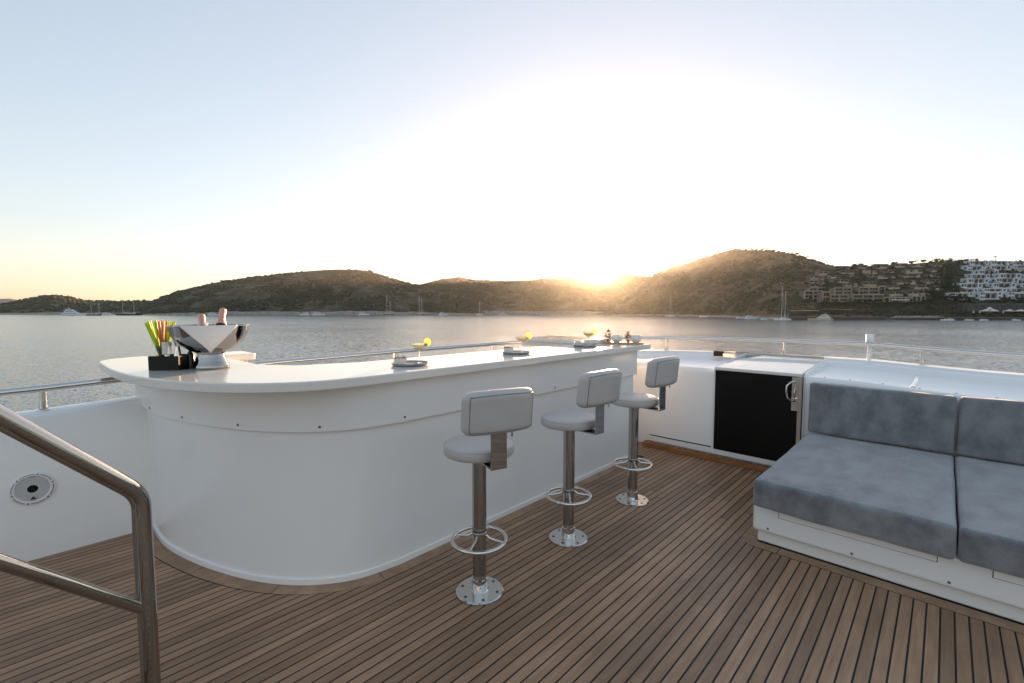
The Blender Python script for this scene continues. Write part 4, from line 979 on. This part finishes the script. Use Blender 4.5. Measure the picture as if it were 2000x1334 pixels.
WR = [('top', [(705, 1060, 182, 268), (1100, 1485, 180, 262), (1510, 1780, 195, 270)]), ('second', [(660, 1000, 266, 372), (1100, 1480, 264, 362), (1515, 1800, 272, 332)]),
      ('third', [(870, 1245, 348, 450), (1630, 1900, 336, 384)]), ('fourth', [(735, 1085, 424, 526), (1255, 1665, 416, 526), (1720, 2000, 430, 520)]),
      ('fifth', [(665, 1060, 508, 612), (1190, 1615, 494, 602), (1690, 2000, 520, 600)]), ('sixth', [(530, 935, 596, 700), (1140, 1570, 592, 690), (1680, 2000, 602, 682)]),
      ('seventh', [(440, 855, 702, 782), (955, 1405, 692, 772), (1480, 1900, 692, 772)]), ('bottom', [(375, 770, 774, 906), (890, 1300, 768, 900), (1410, 1840, 768, 902)])]
for rn, lst in WR:
    for i, r_ in enumerate(lst): white(*z5(*r_), f'white terraced house, {ORD[i]} from the left in the {rn} row of white houses', rv)

# ------------------------------------------------------------------ waterfront
def shore_pt(x, y, d): return far(x, y, d)
def longbox(name, x0, x1, y0, y1, d, th, material, label, cat, posts=0, roof=False):
    a = far(x0, y1, d); w = (x1 - x0) * d / FH; h = (y1 - y0) * d / FH
    t = empty(name, tuple(a), ROT, label, cat)
    if roof:
        MB().bb(0, w, 0, th, h * .80, h).build('roof', material, t)
        for i in range(posts):
            for y_ in (.2, th - .5): MB().bb(.2 + i * (w - .7) / (posts - 1), .5 + i * (w - .7) / (posts - 1), y_, y_ + .3, -1.5, h * .795).build('post', TIMBER, t)
    else:
        MB().bb(0, w, 0, th, -3, h).build('wall', material, t)
        MB().bb(-.1, w + .1, -.15, th + .1, h + .004, h + .35).build('coping', BROWNW, t)
    return t
longbox('quay_wall', 1552, 1728, 619.5, 624, 366, 8, STONEW, 'low stone quay wall along the water below the tan blocks', 'wall')
longbox('quay_wall', 1850, 2120, 620.5, 624.5, 366, 8, STONEW, 'dark stone quay wall under the white houses', 'wall')
longbox('retaining_wall', 1880, 2110, 594, 601, 384, 4, STONEW, 'grey stone retaining wall behind the beach parasols', 'wall')
longbox('pergola', 1551, 1600, 606, 613, 372, 6, BROWNF, 'pale roofed pergola at the left end of the quay', 'pergola', 5, True)
longbox('pergola', 1612, 1640, 603, 612, 374, 6, BROWNR, 'grey roofed pergola behind the cream motor yacht', 'pergola', 4, True)
longbox('pergola', 1647, 1666, 604, 612, 373, 6, AWN, 'orange tinted beach bar under the low trees', 'beach bar', 3, True)
longbox('pergola', 1770, 1836, 606, 613, 370, 7, TIMBER, 'long pergola roof over the beach jetty', 'pergola', 8, True)
longbox('pavilion', 1842, 1888, 597, 612, 372, 8, TIMBER, 'dark timber waterfront pavilion left of the parasols', 'pavilion', 6, True)
jt = empty('jetty', tuple(far(1752, 621, 360)), ROT, 'low white railed bathing jetty below the tan houses', 'jetty')
wj = 92 * 360 / FH
MB().bb(0, wj, 0, 7, .1, .5).build('platform', BROWNF, jt)
for i in range(12): MB().bb(i * wj / 11.3, i * wj / 11.3 + .3, .1, .4, -2.6, .09).build('pile', TIMBER, jt)
for i in range(24): MB().bb(i * wj / 23.3, i * wj / 23.3 + .12, .05, .17, .51, 1.5).build('baluster', WHITEW, jt)
MB().bb(0, wj, .02, .2, 1.51, 1.62).build('hand_rail', WHITEW, jt)
jb = jt.location + Vector((0, 0, .5))
for i in range(18):
    o_ = empty('sun_lounger', tuple(jb + RGT * (1.5 + i * 1.95) + FWD * rt.uniform(2, 5)), ROT + PI / 2, 'white sun lounger in the row on the bathing jetty', 'sun lounger', 'sun loungers on the jetty')
    MB().bb(0, 1.4, -.35, .35, .3, .5).build('seat', WHITEW, o_); MB().add([(0, -.35, .5), (-.6, -.35, 1.2), (-.6, .35, 1.2), (0, .35, .5), (.05, -.35, .4), (-.5, -.35, 1.1), (-.5, .35, 1.1), (.05, .35, .4)], [(0, 1, 2, 3), (7, 6, 5, 4), (0, 4, 5, 1), (1, 5, 6, 2), (2, 6, 7, 3), (3, 7, 4, 0)]).build('backrest', WHITEW, o_)
def parasol(x, y, wpx, hpx, d, opened, label, group=None, white_=False):
    p = far(x, y, d); w = wpx * d / FH / 2; h = hpx * d / FH
    t = empty('parasol', tuple(p), rt.uniform(0, 1), label, 'parasol', group)
    MB().tube([(0, 0, -1.5), (0, 0, h)], .09, 6).build('pole', TIMBER, t)
    if opened: MB().lathe([(w, h * .62), (w * .5, h * .84), (.02, h), (.02, h * .96), (w * .5, h * .80), (w * .98, h * .60)], 8).build('canopy', WHITEW if white_ else PARA, t)
    else: MB().lathe([(.12, h * .25), (.55, h * .3), (.35, h * .7), (.05, h)], 8).build('canopy', PARA, t)
for x, wp, top, lab in ((1924, 17, 606, 'open cream beach parasol, leftmost of the big ones by the quay'), (1932, 12, 601, 'open cream beach parasol rising behind the leftmost pair'), (1941, 15, 606, 'open cream beach parasol right of the raised one'), (1971, 17, 606, 'open cream beach parasol near the right edge of the picture'), (1993, 18, 606, 'open cream beach parasol cut by the right edge of the picture')):
    parasol(x, 614, wp, 614 - top + 2, 368 if top > 603 else 374, True, lab, 'open beach parasols')
for x, lab in ((1901, 'closed cream parasol, leftmost on the quay'), (1913, 'closed cream parasol, second on the quay'), (1959, 'closed cream parasol between the open ones')):
    parasol(x, 614, 5, 9, 367, False, lab, 'closed beach parasols')
for i in range(6): parasol(1743 + i * 6.2, 590, 6.0, 6, 393, True, f'small white terrace parasol, {ORD[i]} from the left of six in a row', 'white terrace parasols', True)

# ------------------------------------------------------------------ boats at anchor
def shore_min(x):
    return min([h_.shore(x) for h_ in (hA, hB, hC, hD, hE) if h_.x0 + 30 < x < h_.x1 - 30 and h_.skyd(x) < 608])
def hull_part(t, Ln, B, D, material, sheer=.5):
    m = MB(); rows = []
    for s in np.linspace(0, 1, 9):
        x = -Ln / 2 + Ln * s; b_ = B / 2 * (1 - max(0, (s - .45) / .55) ** 2.2) * (.86 + .14 * min(1, s / .25)) + .03; zt = D * (1 + sheer * max(0, s - .3) ** 1.5)
        xo = Ln * .06 * max(0, (s - .6) / .4)
        rows.append([(x, 0, -.6), (x, -b_ * .75, -.5), (x + xo, -b_, zt), (x + xo, b_, zt), (x, b_ * .75, -.5)])
    loft(m, rows, True); return m.build('hull', material, t, 40)
def motor_yacht(x, y, px_len, hd, label, decks=2, hullm=None, size=1.0):
    d = min(7.0 * FH / (y - HZ), shore_min(x) - 22); Ln = 1.15 * px_len * d / FH / max(.5, abs(math.cos(hd))); p = far(x, y, d)
    t = empty('motor_yacht', (p.x, p.y, WATER), ROT + hd, label, 'boat', 'boats at anchor')
    B = Ln * .22; D = Ln * .075; hull_part(t, Ln, B, D, hullm or YWHITE, .7)
    z = D; l0, l1 = -.40, .22
    for k in range(decks):
        hh = Ln * .062; w_ = B * (.80 - .12 * k)
        ds = MB().add([(Ln * l0, -w_ / 2, z), (Ln * l1, -w_ / 2, z), (Ln * (l1 - .07), -w_ / 2 * .9, z + hh), (Ln * (l0 + .01), -w_ / 2 * .9, z + hh), (Ln * l0, w_ / 2, z), (Ln * l1, w_ / 2, z), (Ln * (l1 - .07), w_ / 2 * .9, z + hh), (Ln * (l0 + .01), w_ / 2 * .9, z + hh)],
                      [(0, 1, 2, 3), (7, 6, 5, 4), (1, 5, 6, 2), (3, 2, 6, 7), (0, 3, 7, 4), (0, 4, 5, 1)]).build('deckhouse', YWHITE, t)
        MB().bb(Ln * (l0 + .05), Ln * (l1 - .05), -w_ / 2 - .04, w_ / 2 + .04, z + hh * .40, z + hh * .78).build('window_band', PANE, ds)
        MB().bb(Ln * (l0 - .06), Ln * (l1 - .04), -w_ * .52, w_ * .52, z + hh, z + hh + Ln * .010).build('deck_roof', YWHITE, t)
        z += hh + Ln * .010; l0 += .06; l1 -= .10
    m = MB(); m.tube([(-Ln * .16, -B * .28, z), (-Ln * .19, -B * .2, z + Ln * .05), (-Ln * .19, B * .2, z + Ln * .05), (-Ln * .16, B * .28, z)], Ln * .008, 6); ar = m.build('radar_arch', YWHITE, t)
    MB().tube([(-Ln * .19, 0, z + Ln * .05), (-Ln * .2, 0, z + Ln * .12)], Ln * .005, 6).build('mast', YWHITE, t)
def sail_yacht(x, y, px_len, hd, masts, label, hullm, mr=.27):
    d = min(7.0 * FH / (y - HZ), shore_min(x) - 22); Ln = 1.15 * px_len * d / FH / max(.5, abs(math.cos(hd))); p = far(x, y, d)
    t = empty('sailing_yacht', (p.x, p.y, WATER), ROT + hd, label, 'boat', 'boats at anchor')
    B = Ln * .23; D = Ln * .07; hull_part(t, Ln, B, D, hullm, .6)
    ds = MB().rbox((Ln * .36, B * .55, Ln * .05), Ln * .012, 2, (-Ln * .08, 0, D + Ln * .02)).build('deckhouse', YWHITE if hullm is not YWOOD else YWOOD, t, 40)
    MB().bb(-Ln * .22, Ln * .06, -B * .285, B * .285, D + Ln * .018, D + Ln * .034).build('window_band', PANE, ds)
    for mx, tip in masts:
        H_ = (y - tip) * d / FH
        ms = MB().tube([(mx * Ln, 0, D), (mx * Ln, 0, H_)], [mr, mr * .7], 6).build('mast', SPAR, t)
        MB().tube([(mx * Ln, 0, D + Ln * .07), (mx * Ln - Ln * .24, 0, D + Ln * .08)], mr * .8, 6).build('boom', SPAR, ms)
        MB().tube([(mx * Ln, -B * .0 - 1.2, H_ * .6), (mx * Ln, 1.2, H_ * .6)], mr * .35, 5).build('spreader', SPAR, ms)
        MB().tube([(mx * Ln, 0, H_ * .98), (mx * Ln + Ln * .26, 0, D * 1.3)], .05, 4).build('stay', SPAR, ms)
        MB().tube([(mx * Ln, 0, H_ * .98), (mx * Ln - Ln * .22, 0, D)], .05, 4).build('stay', SPAR, ms)
motor_yacht(144, 616.3, 36, .15, 'large white motor yacht at the far left of the bay', 3)
sail_yacht(186, 616.3, 24, .2, [(.25, 590), (-.22, 596)], 'two masted sailing yacht beside the large white motor yacht', YDARK)
motor_yacht(212, 616.3, 20, .1, 'low white motor yacht between the two left two masted yachts', 2)
sail_yacht(251, 616.0, 38, PI + .1, [(.22, 581), (-.24, 588)], 'long dark two masted sailing yacht left of the coloured straws', YDARK)
motor_yacht(417, 615.6, 18, .1, 'white motor yacht behind the champagne bottles', 2)
motor_yacht(595, 614.9, 17, PI - .2, 'white motor yacht, left of the pair below the broad hill', 2)
motor_yacht(622, 615.1, 20, .2, 'white motor yacht, right of the pair below the broad hill', 2)
motor_yacht(710, 614.6, 18, .1, 'white motor yacht right of the pair, off a rocky point', 2)
sail_yacht(758, 615.4, 16, .3, [(-.1, 576), (.22, 587)], 'wooden two masted sailing yacht in the middle of the bay', YWOOD)
sail_yacht(821, 613.8, 13, .4, [(-.12, 576), (.2, 582)], 'dark two masted sailing yacht below the dip between hills', YDARK)
motor_yacht(866, 613.9, 13, .8, 'small white motor yacht right of the dark two masted yacht', 2)
sail_yacht(937, 613.8, 12, .5, [(0, 586)], 'white single masted yacht left of the small moored cruiser', YWHITE)
motor_yacht(985, 613.9, 12, .6, 'small white cruiser just left of the sun', 2)
sail_yacht(1309, 617.0, 16, .1, [(.02, 576)], 'white single masted yacht right of the sun', YWHITE, .16)
motor_yacht(1374, 617.4, 14, .1, 'low white launch close under the dry hill', 1)
motor_yacht(1445, 620.5, 12, .1, 'small white boat left of the moored white cruiser', 1)
motor_yacht(1466, 620.8, 22, .1, 'white cruiser moored under the dry hill', 2)
motor_yacht(1492, 621.2, 12, .3, 'small white boat between the cruiser and the tall masts', 1)
sail_yacht(1528, 622.0, 30, PI + .2, [(.06, 556), (-.16, 565)], 'white sailing yacht with two tall masts by the quay', YWHITE, .16)
motor_yacht(1603, 623.2, 27, PI / 2 + .9, 'cream hulled motor yacht moored in front of the quay', 3, YCREAM)
motor_yacht(1850, 624.8, 20, PI - .1, 'small white speedboat at the right end of the jetty', 1)
for i, x in enumerate((1893, 1922, 1985)): motor_yacht(x, 625.6, 15, .05, f'low pale launch, {ORD[i]} from the left moored off the parasols', 1)

# ------------------------------------------------------------------ evening haze
hm = bpy.data.materials.new('haze_air'); hm.use_nodes = True
N = hm.node_tree.nodes; L = hm.node_tree.links
for q in list(N): N.remove(q)
pv = N.new('ShaderNodeVolumePrincipled'); ou = N.new('ShaderNodeOutputMaterial')
pv.inputs['Color'].default_value = (0.92, 0.90, 0.88, 1); pv.inputs['Density'].default_value = 0.000048; pv.inputs['Anisotropy'].default_value = 0.84
L.new(pv.outputs[0], ou.inputs['Volume'])
hz_ = MB().bb(-5100, 5100, -5100, 5100, -9.5, 114).build('haze', hm); tag(hz_, 'thin warm evening haze over the bay', kind='stuff')
